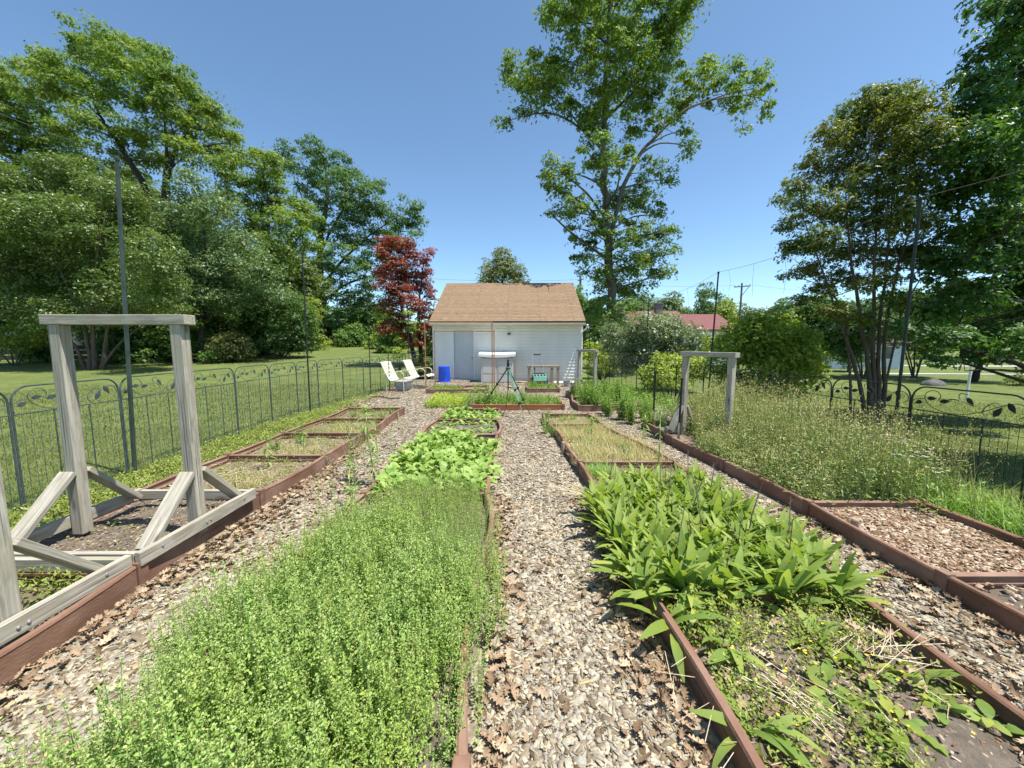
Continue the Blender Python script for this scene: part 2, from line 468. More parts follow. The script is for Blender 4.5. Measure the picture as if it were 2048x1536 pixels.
# shingles : courses run along local X, slope along local Y
m, nt, b, out = new_mat('brown_shingles')
br = nd(nt, 'ShaderNodeTexBrick'); br.offset = .5
br.inputs['Scale'].default_value = 1; br.inputs['Brick Width'].default_value = 2.6; br.inputs['Row Height'].default_value = .145
br.inputs['Mortar Size'].default_value = .011; br.inputs['Mortar Smooth'].default_value = .2; br.inputs['Bias'].default_value = 0
br.inputs['Color1'].default_value = (.265,.185,.12,1); br.inputs['Color2'].default_value = (.215,.152,.10,1); br.inputs['Mortar'].default_value = (.11,.075,.05,1)
v = coords(nt, 'Object'); nt.links.new(v, br.inputs['Vector'])
f = noise(nt, coords(nt, 'Object', (3.2, 6.9, 1)), 1.6, 4, .7)
col = mixc(nt, 1.0, br.outputs['Color'], ramp(nt, f, [(.3,(.72,.70,.68)),(.7,(1.2,1.18,1.15))]), 'MULTIPLY')
col = mixc(nt, .5, col, mixc(nt, 1.0, col, ramp(nt, noise(nt, v, 40, 3), [(.3,(.7,.7,.7)),(.7,(1.25,1.25,1.25))]), 'MULTIPLY'))
nt.links.new(col, b.inputs['Base Color']); b.inputs['Roughness'].default_value = .95; b.inputs['Specular IOR Level'].default_value = .1
bump(nt, b, br.outputs['Fac'], -.6, .01)
M['shingles'] = m

# foliage
def lm(key, a, b_, c, **kw):
    g = kw.pop('g', 1.85); a, b_, c = [tuple(min(.8, q*g) for q in z) for z in (a, b_, c)]
    M[key] = leaf_mat(key, [(0, a), (.55, b_), (1, c)], **kw)
lm('oak_leaf', (.042,.085,.024), (.078,.135,.034), (.155,.195,.05), big=(1.25,1.12,.75), bigscale=.35)
lm('yellow_oak_leaf', (.06,.105,.022), (.115,.162,.03), (.205,.225,.048), big=(.72,.85,.9), bigscale=.3)
lm('blue_oak_leaf', (.036,.078,.026), (.066,.118,.038), (.115,.155,.05), big=(.8,.9,1.0), bigscale=.3)
lm('olive_leaf', (.042,.075,.018), (.078,.118,.028), (.155,.18,.055), big=(.75,.8,.7), bigscale=.5, rough=.33, spec=.6)
lm('silver_leaf', (.060,.088,.044), (.115,.145,.08), (.22,.25,.17), big=(.75,.8,.7), bigscale=.5, rough=.33, spec=.6)
lm('dark_leaf', (.028,.058,.018), (.048,.09,.028), (.09,.135,.04), big=(.75,.8,.8), bigscale=.5)
lm('maple_leaf', (.10,.032,.018), (.17,.052,.030), (.26,.115,.07), big=(.6,.7,.7), bigscale=.8, tcol=(1.4,.6,.4))
lm('shrub_leaf', (.075,.12,.022), (.145,.19,.035), (.27,.29,.06), big=(.75,.8,.7), bigscale=1.2)
lm('lime_leaf', (.12,.17,.025), (.20,.25,.04), (.30,.33,.07), big=(.8,.85,.8), bigscale=1.2)
lm('mid_leaf', (.045,.088,.022), (.082,.138,.032), (.14,.195,.05), big=(.75,.85,.8), bigscale=.6)
lm('pine_leaf', (.055,.072,.024), (.10,.115,.038), (.19,.17,.06), big=(.8,.85,.8), bigscale=1)
lm('crape_leaf', (.032,.06,.014), (.062,.10,.022), (.14,.145,.03), big=(1.25,1.0,.8), bigscale=.6, rough=.4)
lm('cherry_leaf', (.017,.044,.015), (.033,.074,.022), (.066,.125,.032), big=(1.3,1.25,.9), bigscale=.6, rough=.42)
lm('far_leaf', (.065,.10,.05), (.10,.14,.07), (.16,.19,.095), big=(.8,.85,.9), bigscale=.2)
lm('herb_leaf', (.098,.185,.044), (.165,.262,.064), (.235,.32,.10), trans=.35, big=(1.22,1.06,.85), bigscale=2.2, g=1.65, tcol=(1.15,1.2,.6))
lm('herb_tip', (.175,.25,.065), (.235,.305,.09), (.32,.35,.15), trans=.35, g=1.65, tcol=(1.15,1.15,.6))
lm('lance_leaf', (.125,.20,.045), (.195,.275,.068), (.285,.345,.11), trans=.4, rough=.55, spec=.2, big=(1.25,1.08,.75), bigscale=9, g=1.3)
lm('greens_leaf', (.14,.245,.045), (.22,.325,.07), (.32,.41,.13), tcol=(1.15,1.15,.6), trans=.3, rough=.45, g=1.3)
lm('mint_leaf', (.095,.19,.034), (.16,.265,.05), (.235,.325,.08), trans=.3, g=1.3)
lm('weed_leaf', (.12,.17,.03), (.20,.245,.045), (.31,.33,.09), trans=.3, g=1.3)
lm('meadow_leaf', (.12,.195,.055), (.215,.285,.095), (.34,.38,.17), trans=.3, g=1.3)
lm('straw_grass', (.22,.22,.085), (.36,.31,.15), (.54,.45,.27), trans=.25, g=1.3)
lm('stem', (.09,.14,.035), (.15,.19,.055), (.24,.25,.10), trans=0)
lm('flower_yellow', (.62,.50,.03), (.70,.58,.04), (.75,.65,.08), trans=.2, tcol=(1,1,.6), g=1)
lm('flower_white', (.70,.64,.62), (.78,.74,.70), (.82,.80,.78), trans=.2, tcol=(1,1,1), g=1)
lm('flower_purple', (.26,.16,.36), (.34,.22,.44), (.42,.30,.52), trans=.2, tcol=(1,1,1), g=1)
lm('round_leaf', (.06,.085,.035), (.11,.13,.05), (.19,.19,.075))
lm('dome_leaf', (.085,.14,.022), (.165,.215,.035), (.28,.30,.06), big=(.8,.85,.8), bigscale=1.2)
lm('holly_leaf', (.048,.085,.03), (.085,.13,.048), (.19,.23,.12), big=(.75,.8,.7), bigscale=.5, rough=.33, spec=.5)
# ------------------------------------------------------------------ the ground
def axis(parts):
    a = []
    for lo, hi, n in parts: a += list(np.linspace(lo, hi, n, endpoint=False))
    a.append(parts[-1][1]); return np.array(a)
xs = axis([(-500,-80,10),(-80,-20,20),(-20,-6,22),(-6,6,60),(6,20,28),(20,80,20),(80,500,10)])
ys = axis([(-60,0,10),(0,16,64),(16,60,44),(60,140,20),(140,900,14)])
def sheet(xs, ys, zf):
    X, Y = np.meshgrid(xs, ys); Z = zf(X, Y)
    V = np.stack([X, Y, Z], -1).reshape(-1, 3); nx = len(xs); q = []
    i = (np.arange(len(ys)-1)[:,None]*nx + np.arange(nx-1)[None]).ravel()
    L = np.stack([i, i+1, i+nx+1, i+nx], -1).ravel()
    return V, L, np.full(len(i), 4)
V, L, T = sheet(xs, ys, gz)
o = link('lawn', np_mesh('lawn', V, L, T, smooth=True), M['lawn']); tag(o, kind='structure')

def chip_h(x, y):
    return gz(x, y) + .012 + .012*np.sin(x*5.1+y*1.7)*np.sin(y*3.3-x) + .02*sstep(-.9,-.1,-np.abs(x-.3))*0
# garden path sheet with a wandering edge
ny = 150; nxs = 70
Yv = np.linspace(.2, 15.25, ny); tX = np.linspace(0, 1, nxs)
def left_edge(y): return np.where(y < 8.4, -3.72, -3.72 - .55*sstep(8.4, 10.5, y)) + .09*np.sin(y*2.3) + .06*np.sin(y*5.9+1)
def right_edge(y): return np.where(y < 8, 3.85, 3.85 - .6*sstep(8, 13, y)) + .08*np.sin(y*1.9+2)
Xg = left_edge(Yv)[:,None]*(1-tX)[None] + right_edge(Yv)[:,None]*tX[None]
Yg = np.repeat(Yv[:,None], nxs, 1)
V = np.stack([Xg, Yg, chip_h(Xg, Yg)], -1).reshape(-1,3)
i = (np.arange(ny-1)[:,None]*nxs + np.arange(nxs-1)[None]).ravel()
L = np.stack([i,i+1,i+nxs+1,i+nxs],-1).ravel()
tag(link('garden_path', np_mesh('garden_path', V, L, np.full(len(i),4), smooth=True), M['chip_ground']), kind='structure')

# pale drives far to the right
def strip(name, pts, w, mat, dz=.02):
    mb = MB(); vs = []; fs = []
    P = [Vector((p[0], p[1], 0)) for p in pts]; Q = []
    for a, b in zip(P[:-1], P[1:]):
        n = max(2, int((b-a).length/1.0))
        Q += [a.lerp(b, k/n) for k in range(n)]
    Q.append(P[-1])
    for k, p in enumerate(Q):
        d = (Q[min(k+1,len(Q)-1)] - Q[max(k-1,0)]).normalized(); n = Vector((-d.y, d.x, 0))
        for s in (-1, -.33, .33, 1):
            q = p + n*(s*w/2); vs.append((q.x, q.y, float(gz(q.x,q.y))+dz))
    for k in range(len(Q)-1):
        for j in range(3): fs.append((k*4+j, k*4+j+1, k*4+j+5, k*4+j+4))
    mb.add(vs, fs); return tag(mb.build(name, mat), kind='structure')
strip('driveway', [(20,43.2),(31,40.5),(44,37),(70,33)], 2.6, M['road'])
strip('side_road', [(22,24.6),(28,24.9),(36,24.2),(50,22)], 1.1, M['road'])

# ------------------------------------------------------------------ raised beds
PROFILE = [(-.016,-.02),(.016,-.02),(.016,.128),(.020,.138),(.014,.149),(-.012,.15),(-.022,.143),(-.018,.131),(-.012,.120),(-.012,.100),(-.020,.094),(-.020,.082),(-.012,.076),(-.012,.056),(-.020,.050),(-.020,.038),(-.012,.032)]
def board(parent, p0, p1, out, bulge, mat, off, zs=1.0, wav=0):
    """a board from p0 to p1; 'out' is +1 when the smooth face looks to the right of travel"""
    p0 = Vector((p0[0], p0[1])); p1 = Vector((p1[0], p1[1])); d = p1-p0; n = Vector((d.y, -d.x)).normalized()*out
    N = 10; path = []; nr = []
    for k in range(N+1):
        t = k/N; b = bulge*math.sin(math.pi*t) + wav*math.sin(2*math.pi*t)
        q = p0 + d*t + n*b; path.append((q.x-off[0], q.y-off[1], -off[2]))
    for k in range(N+1):
        a = Vector(path[min(k+1,N)][:2]) - Vector(path[max(k-1,0)][:2]); m = Vector((a.y,-a.x)).normalized()*out
        nr.append((m.x, m.y))
    return MB().sweep([(o, z*zs) for o, z in PROFILE], path, nr).build('board', mat, parent)

BEDS = []
def soil_sheet(parent, x0, x1, y0, y1, off, z=.075, mat='soil', seed=0, edges=None):
    n = max(8, int((x1-x0)/.06)); mm = max(8, int((y1-y0)/.06))
    xs_ = np.linspace(x0, x1, n); ys_ = np.linspace(y0, y1, mm)
    rg = np.random.default_rng(seed+5)
    f = lambda X, Y: z + .018*np.sin(X*6.1+seed)*np.sin(Y*5.3+seed*2) + rg.normal(0,.006,X.shape)
    V, L, T = sheet(xs_, ys_, f)
    if edges:                      # follow the slanting long sides
        u = (V[:,0]-x0)/(x1-x0); v = (V[:,1]-y0)/(y1-y0); l0, r0, l1, r1 = edges
        V[:,0] = (l0*(1-v)+l1*v)*(1-u) + (r0*(1-v)+r1*v)*u
    return link('soil', np_mesh('soil', V-np.array(off)[None], L, T, smooth=True), M[mat], parent)

def raised_bed(label, xl, xr, ys_, mat='bed_board', zs=1.0, soils=None, bul=.045, group='raised garden beds edged with boards', skip_cross=(), skewl=None, cross_bul=.0):
    """ys_ : the cross-boards; xl(y), xr(y) : the long sides"""
    fl = xl if callable(xl) else (lambda y: xl); fr = xr if callable(xr) else (lambda y: xr)
    off = ((fl(ys_[0])+fr(ys_[0]))/2, ys_[0], 0)
    t = thing('raised_bed', label, 'raised bed', off, 0, group)
    m = M[mat]; g = .035
    for k, (a, b) in enumerate(zip(ys_[:-1], ys_[1:])):
        s = 1 if k % 2 == 0 else -1
        board(t, (fr(a), a+g), (fr(b), b-g), 1, bul*(1 if s>0 else -.55), m, off, zs)
        board(t, (fl(a), a+g), (fl(b), b-g), -1, bul*(.6 if s>0 else -.5), m, off, zs)
        soil_sheet(t, min(fl(a),fl(b))-.0, max(fr(a),fr(b))+.0, a, b, off, .075, (soils[k] if soils else 'soil'), k+len(BEDS)*7, (fl(a), fr(a), fl(b), fr(b)))
        BEDS.append((min(fl(a),fl(b))-.04, max(fr(a),fr(b))+.04, a-.03, b+.03))
    for k, y in enumerate(ys_):
        for x, sx in ((fl(y), -1), (fr(y), 1)):
            mb = MB().box(x-.03-off[0], x+.03-off[0], y-.034-off[1], y+.034-off[1], -.02, .162*zs)
            mb.build('joint_post', M['joint'] if (k+int(sx)) % 2 else m, t, bevel=.005)
        if k not in skip_cross:
            board(t, (fl(y)+.035, y), (fr(y)-.035, y), (1 if k == 0 else -1), cross_bul, m, off, zs)
    return t

bed_left = raised_bed('long raised bed in the left row, bare wooden frames at its near end', lambda y: -3.58+.03*math.sin(y*2), lambda y: -2.36+.035*math.sin(y*1.3+.5),
    [1.10,2.28,3.48,4.66,5.86,7.05,8.25], soils=['soil_dry','soil','soil_dry','soil_dry','soil_dry','soil_dry'], bul=.035, zs=1.12)
bed_mid = raised_bed('long middle raised bed running from flowering herbs to lettuce', lambda y: -1.42+.02*math.sin(y*2.1), lambda y: -.20-.05*sstep(3,6,y)+.03*math.sin(y*1.5),
    [-.1,1.12,2.3,3.48,5.84,7.03,8.2], soils=['soil_dry','soil','soil','soil','soil','soil'], bul=.06, skip_cross=(1,2))
bed_right = raised_bed('long raised bed right of the centre path, full of long-leaved plants', lambda y: .80+.02*math.sin(y*1.7) - .17*sstep(5,7.6,y), lambda y: 1.97-.42*sstep(4.2,7.2,y),
    [-.35,.85,2.05,3.25,4.45,5.65,6.6,7.6], soils=['soil','soil','soil_dry','soil','soil_dry','soil_dry','soil_dry'], bul=.04, skip_cross=(0,5))
bed_far_right = raised_bed('raised bed along the right fence with bark chips and tall dry meadow', lambda y: 2.66-.24*sstep(3.4,6.2,y), 3.68,
    [-.2,1.0,2.2,3.28,4.5,5.7,6.9], soils=['soil','soil','soil_dry','soil_dry','soil_dry','soil_dry'], bul=.03, skip_cross=(0,4,5))
bed_orange = raised_bed('short raised bed with bright orange-brown front boards under the tripod', lambda y: -.95, lambda y: 1.2, [8.75,9.95], mat='orange_board', bul=.02, soils=['soil_dry'])
bed_back_left = raised_bed('low raised bed under the copper pipe trellises', -2.66, -.82, [11.8,12.9], soils=['soil_dry'], bul=.02)
board(bed_back_left, (-1.62,11.83), (-1.62,12.87), 1, 0, M['bed_board'], tuple(bed_back_left.location))
bed_back_right = raised_bed('small square raised bed in front of the green mower', .5, 1.5, [12.0,13.1], soils=['soil_dry'], bul=.02)
bed_corner = raised_bed('raised bed of mint with a curved left side beside the narrow wooden frame', lambda y: 1.55+.08*sstep(8.6,11.3,y), 2.85, [8.65,9.95,11.25], soils=['soil_dry','soil_dry'], bul=.10)

# little round and square stakes that hold the boards
def stake(px, py, label, h=.19, z=.0, sq=False):
    p = G(px, py, 0.0)
    mb = MB()
    if sq: mb.box(-.016,.016,-.02,.02,-.05,h)
    else: mb.lathe([(.026,-.05),(.027,h*.6),(.025,h-.01),(.018,h)], 9)
    o = mb.build('stake', M['stake'], bevel=.003 if sq else 0); o.location = (p[0], p[1], 0); o.rotation_euler = (R(random.uniform(-4,4)), R(random.uniform(-5,5)), random.random())
    tag(o, label, 'stake', 'short wooden stakes holding the boards')
stake(1708,1083,'short round stake on the right path, nearer the brown chip bed')
stake(1512,972,'round stake against the far right bed under the dry meadow')
stake(1126,910,'round stake at the left corner of the straw-grass bed')
stake(613,962,'flat grey stake standing against the left bed, the nearer one', .2, sq=True)
stake(706,903,'flat grey stake standing against the left bed, the second one back', .19, sq=True)
stake(796,843,'flat stake near the far end of the left bed', .19, sq=True)

# ------------------------------------------------------------------ wooden frames
def wooden_frame(label, loc, rz, width, depth, z0, ztop, cross=True, brace=(-1,1), pw=.080, tag_group='wooden frames standing on the beds'):
    t = thing('wooden_frame', label, 'wooden frame', loc, rz, tag_group)
    T_ = M['timber']; w2 = width/2; d2 = depth/2; bh = .092; bw = .04
    for s in (-1, 1):
        beam('base_beam', (s*(w2+.068), -d2, z0+bh/2), (s*(w2+.068), d2, z0+bh/2), bw, bh, T_, t)
        beam('post', (s*w2, 0, z0-.05), (s*w2*.985, 0, ztop), pw, pw, T_, t)
        if s in brace:
            for q in (-1, 1):
                beam('brace', (s*(w2+.005), q*d2*.80, z0+.05), (s*w2, q*.05, z0+.44), .038, .105, T_, t, up=(s,0,0))
        for q in (-1, 1):
            for (yy, zz, on) in ((q*d2*.72, z0+bh*.62, s in brace), (q*.02, z0+bh*.45, True)):
                if on:
                    b_ = MB().lathe([(.009,-.004),(.010,.003),(.006,.006)], 8).build('bolt', M['steel'], t)
                    b_.matrix_basis = Matrix.Translation((s*(w2+.068)+s*(bw/2), yy, zz)) @ Matrix.Rotation(R(90)*s, 4, 'Y')
    if cross:
        for q in (-1, 1):
            beam('cross_beam', (-w2-.04, q*(d2-.022), z0+bh/2-.004), (w2+.04, q*(d2-.022), z0+bh/2-.004), .038, bh-.01, T_, t)
    beam('top_beam', (-w2-.075, 0, ztop+.035), (w2+.075, 0, ztop+.035), .10, .07, T_, t)
    return t
wooden_frame('weathered wooden frame seen whole, standing over bare dark soil on the left bed', (-2.865,2.80,0), 0, .89, 1.08, .155, 1.69)
wooden_frame('cut-off weathered wooden frame at the left edge of the photo, nearest the camera', (-2.90,1.71,0), 0, .89, 1.06, .155, 1.69)
wooden_frame('weathered wooden frame rising out of the dry meadow bed on the right', (2.94,5.72,0), R(-66), .80, .62, .12, 1.36, cross=False, brace=(-1,))
wooden_frame('narrow wooden frame among the mint by the right corner of the white building', (2.08,10.55,0), R(-72), .9, .7, .12, 1.33, cross=False, brace=(-1,))

# ------------------------------------------------------------------ netting stakes in the meadow bed
def net_stake(px, py, top, label):
    p = G(px, py, .08); q = at(px+4, top, p[1])
    t = thing('net_stake', label, 'stake', (p[0], p[1], 0), 0, 'dark stakes holding the fine net')
    MB().tube([(0,0,-.1),(0,0,.35)], .020, 8).build('sleeve', M['steel'], t)
    MB().tube([(0,0,.3),(0.01,0,float(q[2]))], .017, 8).build('shaft', M['fence_dark'], t)
    return p
a = net_stake(1306,852,742,'dark stake with a metal foot, left end of the fine net')
b_ = net_stake(1357,880,756,'dark stake in front of the right wooden frame, right end of the fine net')
mb = MB()
for k in range(11):
    z = .05+.30*k/10; mb.tube([(a[0],a[1],z),((a[0]+b_[0])/2,(a[1]+b_[1])/2,z-.012),(b_[0],b_[1],z)], .0016, 3)
for k in range(17):
    t_ = k/16; x = a[0]*(1-t_)+b_[0]*t_; y = a[1]*(1-t_)+b_[1]*t_; mb.tube([(x,y,.04),(x,y,.35)], .0016, 3)
tag(mb.build('mesh_net', M['wire']), 'fine grey net stretched between two dark stakes', 'net')

# ------------------------------------------------------------------ leaf-scroll fences
PANEL = .985; FH = 1.16
def cat(pts, n=6):
    out = []; P = [pts[0]]+list(pts)+[pts[-1]]
    for i in range(1, len(P)-2):
        p0,p1,p2,p3 = [np.array(q, float) for q in P[i-1:i+3]]
        for k in range(n):
            t = k/n; out.append(.5*((2*p1)+(-p0+p2)*t+(2*p0-5*p1+4*p2-p3)*t*t+(-p0+3*p1-3*p2+p3)*t**3))
    out.append(np.array(pts[-1], float)); return out
SCROLLS = [
    [(.265,.60),(.285,.45),(.25,.30),(.19,.28),(.135,.42),(.14,.62),(.20,.82),(.32,.97),(.50,.95),(.64,.80),(.80,.53),(.90,.42),(.965,.52),(.975,.72),(.93,.83)],
    [(.70,.98),(.655,.80),(.68,.60),(.74,.46),(.80,.53)],
    [(.02,.98),(.0,.75),(.05,.62),(.10,.60),(.14,.58)],
    [(.115,.72),(.09,.66),(.06,.68),(.05,.76),(.08,.80)],
    [(.52,.30),(.46,.28),(.45,.42),(.50,.56),(.58,.64)],
    [(.36,.52),(.42,.50),(.46,.54)]]
LEAVES = [(.075,.74,200,.9),(.20,.55,5,1.05),(.325,.60,12,1.1),(.545,.50,-50,1.05),(.765,.74,60,1.25),(.865,.56,-58,1.2)]
def fence_panel(parent, mat, dark):
    top = FH; band = top-.255
    mb = MB(); x0 = .012; x1 = PANEL-.012; r = .14
    arch = [(x0,0,-.12),(x0,0,top-r)] + [(x0+r-r*math.cos(a), 0, top-r+r*math.sin(a)) for a in np.linspace(0,math.pi/2,7)[1:]] \
        + [(x1-r+r*math.sin(a), 0, top-r+r*math.cos(a)) for a in np.linspace(0,math.pi/2,7)] + [(x1,0,-.12)]
    mb.tube(arch, .0085, 6)
    mb.tube([(x0,0,band),(x1,0,band)], .0065, 6)
    for k in (1,2): mb.tube([(x0+(x1-x0)*k/3,0,band),(x0+(x1-x0)*k/3,0,-.1)], .0062, 6)
    fr = mb.build('fence_panel', mat, parent)
    mb = MB()
    for k in range(1,15):
        if k in (5,10): continue
        x = x0+(x1-x0)*k/15; mb.tube([(x,0,band),(x,0,-.02)], .0024, 4, cap=False)
    for z in (.80,.66,.52,.38,.24,.10): mb.tube([(x0,.003,z),(x1,.003,z)], .0022, 4, cap=False)
    mb.build('wire_infill', mat, fr)
    def mp(u, w): return (x0+(x1-x0)*u, 0, top-.015-(w-.22)/.78*.235)
    mb = MB()
    for s in SCROLLS: mb.tube([mp(*q) for q in cat(s)], .0036, 5)
    mb.build('scroll', mat, fr)
    for (u, w, ang, sc) in LEAVES:
        mb = MB(); c = mp(u, w); a = R(ang); ca, sa = math.cos(a), math.sin(a); vs = []
        out = [(-.042,0),(-.03,.012),(-.01,.0205),(.01,.018),(.03,.008),(.046,0),(.03,-.008),(.01,-.018),(-.01,-.0205),(-.03,-.012)]
        for yy in (-.003, .003):
            for (p, q) in out: vs.append((c[0]+sc*(p*ca-q*sa), yy, c[2]+sc*(p*sa+q*ca)))
        n = len(out); fs = [tuple(range(n)), tuple(range(2*n-1, n-1, -1))]
        fs += [(k, n+k, n+(k+1)%n, (k+1)%n) for k in range(n)]
        mb.add(vs, fs)
        mb.build('leaf_ornament', dark, fr)
    return fr
def fence(label, pts, mat, dark, flip=False):
    """pts: polyline of the fence line on the ground"""
    P = [Vector(p) for p in pts]
    t = thing('garden_fence', label, 'fence', (P[0].x, P[0].y, 0), 0, 'metal garden fences with leaf scrolls')
    proto = None
    for a, b in zip(P[:-1], P[1:]):
        d = (b-a); n = max(1, round(d.length/PANEL)); u = d/n
        for k in range(n):
            s = a+u*k; e = s+u
            if flip: s, e = e, s
            o = fence_panel(t, mat, dark) if proto is None else copy_tree(proto, t)
            if proto is None: proto = o
            ang = math.atan2(e.y-s.y, e.x-s.x)
            zs, ze = float(gz(s.x,s.y)), float(gz(e.x,e.y)); sc = (e-s).length/PANEL
            o.location = (s.x-P[0].x, s.y-P[0].y, zs); o.rotation_euler = (0, -math.atan2(ze-zs, PANEL), ang); o.scale = (sc,1,1)
    return t
fence('grey-green metal garden fence with leaf scrolls along the left lawn', [(-4.50,.45),(-4.56,4.38),(-4.72,9.2),(-4.15,13.4),(-3.75,15.0)], M['fence'], M['fence'])
fence('dark metal garden fence with leaf scrolls along the right lawn', [(4.45,.2),(4.42,4.16),(4.25,7.1),(3.45,13.4),(3.0,15.1)], M['fence_dark'], M['fence_dark'], flip=True)

# tall net poles
def net_pole(x, y, top, label, r=.014, lean=(0,0), mat='pole'):
    z0 = float(gz(x, y))
    t = thing('net_pole', label, 'pole', (x, y, z0), 0, 'tall thin poles for deer netting')
    MB().tube([(0,0,-.2),(lean[0]*.5,lean[1]*.5,(top-z0)/2),(lean[0],lean[1],top-z0)], [r*1.1,r,r*.9], 8).build('shaft', M[mat], t)
    MB().lathe([(r*1.25,-.03),(r*1.3,0),(r*.7,.012)], 8, (lean[0],lean[1],top-z0)).build('cap', M[mat], t)
    return Vector((x+lean[0], y+lean[1], top))
pl1 = net_pole(-4.50,4.39,3.58,'thick tall pole at the left fence, nearest of the poles on that side', .020, (.18,0))
pl2 = net_pole(-4.60,8.55,3.54,'tall thin pole at the left fence, second from the camera', .016, (.02,0), 'fence_dark')
pl3 = net_pole(-4.30,11.5,3.07,'tall thin pole behind the left fence beside the cream chairs', .013, (0,0), 'fence_dark')
pl4 = net_pole(-3.95,14.6,3.0,'thin pole in front of the dark red tree', .012, (0,0), 'fence_dark')
pl5 = net_pole(-4.0,12.35,1.25,'short dark stake right behind the nearer cream chair', .013, (-.01,0), 'fence_dark')
pr1 = net_pole(4.30,4.20,3.09,'tall dark pole at the right fence by the many-stemmed tree', .015, (.02,0), 'fence_dark')
pr2 = net_pole(4.15,8.0,3.02,'tall dark pole behind the right wooden frame', .017, (.09,0), 'fence_dark')
pr3 = net_pole(4.05,11.6,2.9,'tall thin pole in front of the silvery shrub', .014, (.06,0), 'fence_dark')
pr4 = net_pole(3.1,15.3,2.75,'tall thin pole just right of the white building', .014, (0,0), 'fence_dark')
pl0 = Vector((-4.4, 0.4, 3.5)); pr0 = Vector((4.5, .6, 3.1))
def line(label, pts, sag, name='netting_line', drops=0, cat_='line'):
    mb = MB(); rg = random.Random(len(label))
    for a, b in zip(pts[:-1], pts[1:]):
        q = [a.lerp(b, k/10) - Vector((0,0,sag*4*(k/10)*(1-k/10))) for k in range(11)]
        mb.tube(q, .0028, 4)
        for k in range(drops):
            t_ = (k+.5+rg.uniform(-.2,.2))/max(drops,1); p = a.lerp(b, t_) - Vector((0,0,sag*4*t_*(1-t_)))
            L_ = rg.uniform(.25,.8); dx = rg.uniform(-.1,.1)
            mb.tube([p, p+Vector((dx,.03,-L_*.5)), p+Vector((dx*.4,0,-L_))], .0022, 3)
    tag(mb.build(name, M['string']), label, cat_, 'drooping lines between the net poles')
line('drooping line strung between the poles of the left fence', [pl0,pl1], .10, drops=0)
line('drooping line with dangling strings between the right fence poles', [pr2,pr1], .10, drops=5)
line('line running from the near right pole past the dark tree', [pr1,pr0], .10, drops=3)
line('loose strings hanging from the net pole line left of the red tree', [pl2,pl3,pl4], .12, drops=4)
line('sagging line between the far poles in front of the silvery shrub', [pr3,pr2], .12, drops=4)

# ------------------------------------------------------------------ the white outbuilding
GX0, GX1, GY = -3.16, 2.79, 15.3
g = thing('outbuilding', 'white clapboard outbuilding with a brown shingle roof', 'building', ((GX0+GX1)/2, GY, 0), R(-1.2))
def gl(x): return x-(GX0+GX1)/2
W2 = (GX1-GX0)/2; DEP = 6.9; HT = 2.50
def lap(x0, x1, z0, z1, y=0.0, h=.125):
    mb = MB(); z = z0
    while z < z1-1e-4:
        zt = min(z+h, z1)
        ze_ = zt-.014
        mb.add([(x0,y-.024,z),(x1,y-.024,z),(x1,y-.008,ze_),(x0,y-.008,ze_),(x0,y+.003,z),(x1,y+.003,z),(x0,y+.003,ze_),(x1,y+.003,ze_)], [(0,1,2,3),(0,4,5,1),(3,2,7,6)])
        z = zt
    return mb
dx0, dx1, dz = gl(-2.33), gl(-1.54), 2.10
mb = MB()
for (x0, x1, z0) in ((-W2, dx0-.06, .05), (dx1+.06, W2, .05), (dx0-.06, dx1+.06, dz+.07)):
    q = lap(x0, x1, z0, HT); mb.add(q.v, q.f)
mb.box(-W2, dx0-.06, .004, .1, -.3, HT); mb.box(dx1+.06, W2, .004, .1, -.3, HT); mb.box(dx0-.06, dx1+.06, .004, .1, dz+.07, HT)
mb.build('front_wall', M['siding'], g)
rise = 1.86; half = DEP/2
for sx, nm in ((-1,'side_wall'), (1,'side_wall')):
    x = sx*W2
    MB().add([(x,.102,-.3),(x,DEP,-.3),(x,DEP,HT),(x,half,HT+rise-.12),(x,.102,HT),(x-sx*.1,.102,-.3),(x-sx*.1,DEP,-.3),(x-sx*.1,DEP,HT),(x-sx*.1,half,HT+rise-.12),(x-sx*.1,.102,HT)],
        [(0,1,2,3,4),(9,8,7,6,5),(0,5,6,1),(1,6,7,2),(2,7,8,3),(3,8,9,4),(4,9,5,0)]).build(nm, M['siding'], g)
MB().box(-W2+.102, W2-.102, DEP-.1, DEP-.002, -.3, HT).build('back_wall', M['siding'], g)
MB().box(-W2-.03,W2+.03,-.03,DEP+.03,-.5,.045).build('plinth', M['rock'], g)
for sx in (-1,1):
    mb = MB().box(min(sx*W2-.01*sx, sx*(W2+.02)) if sx>0 else -W2-.02, (W2+.02) if sx>0 else -W2+.07, -.042, .09, .045, HT)
    if sx > 0: mb = MB().box(W2-.08, W2+.02, -.042, .09, .045, HT)
    mb.build('corner_trim', M['trim'], g)
d = MB().box(dx0, dx1, .03, .07, .05, dz).build('door', M['door'], g, bevel=.004)
MB().lathe([(.012,0),(.012,.035),(.027,.04),(.032,.06),(.02,.078)], 14).build('handle', M['brass'], d)
KIDS[d.name][-1].matrix_basis = Matrix.Translation((dx1-.07,.03,1.0)) @ Matrix.Rotation(R(90),4,'X')
mb = MB().box(dx0-.062,dx0-.004,-.042,.08,.045,dz+.068).box(dx1+.004,dx1+.062,-.042,.08,.045,dz+.068).box(dx0-.004,dx1+.004,-.040,.08,dz+.006,dz+.066)
mb.build('door_frame', M['trim'], g)
MB().box(dx0-.05,dx1+.05,-.10,.03,-.05,.047).build('door_sill', M['black'], g)
OV = .075; EV = .32; sl = math.atan2(rise, half); SLn = (half+EV)/math.cos(sl)
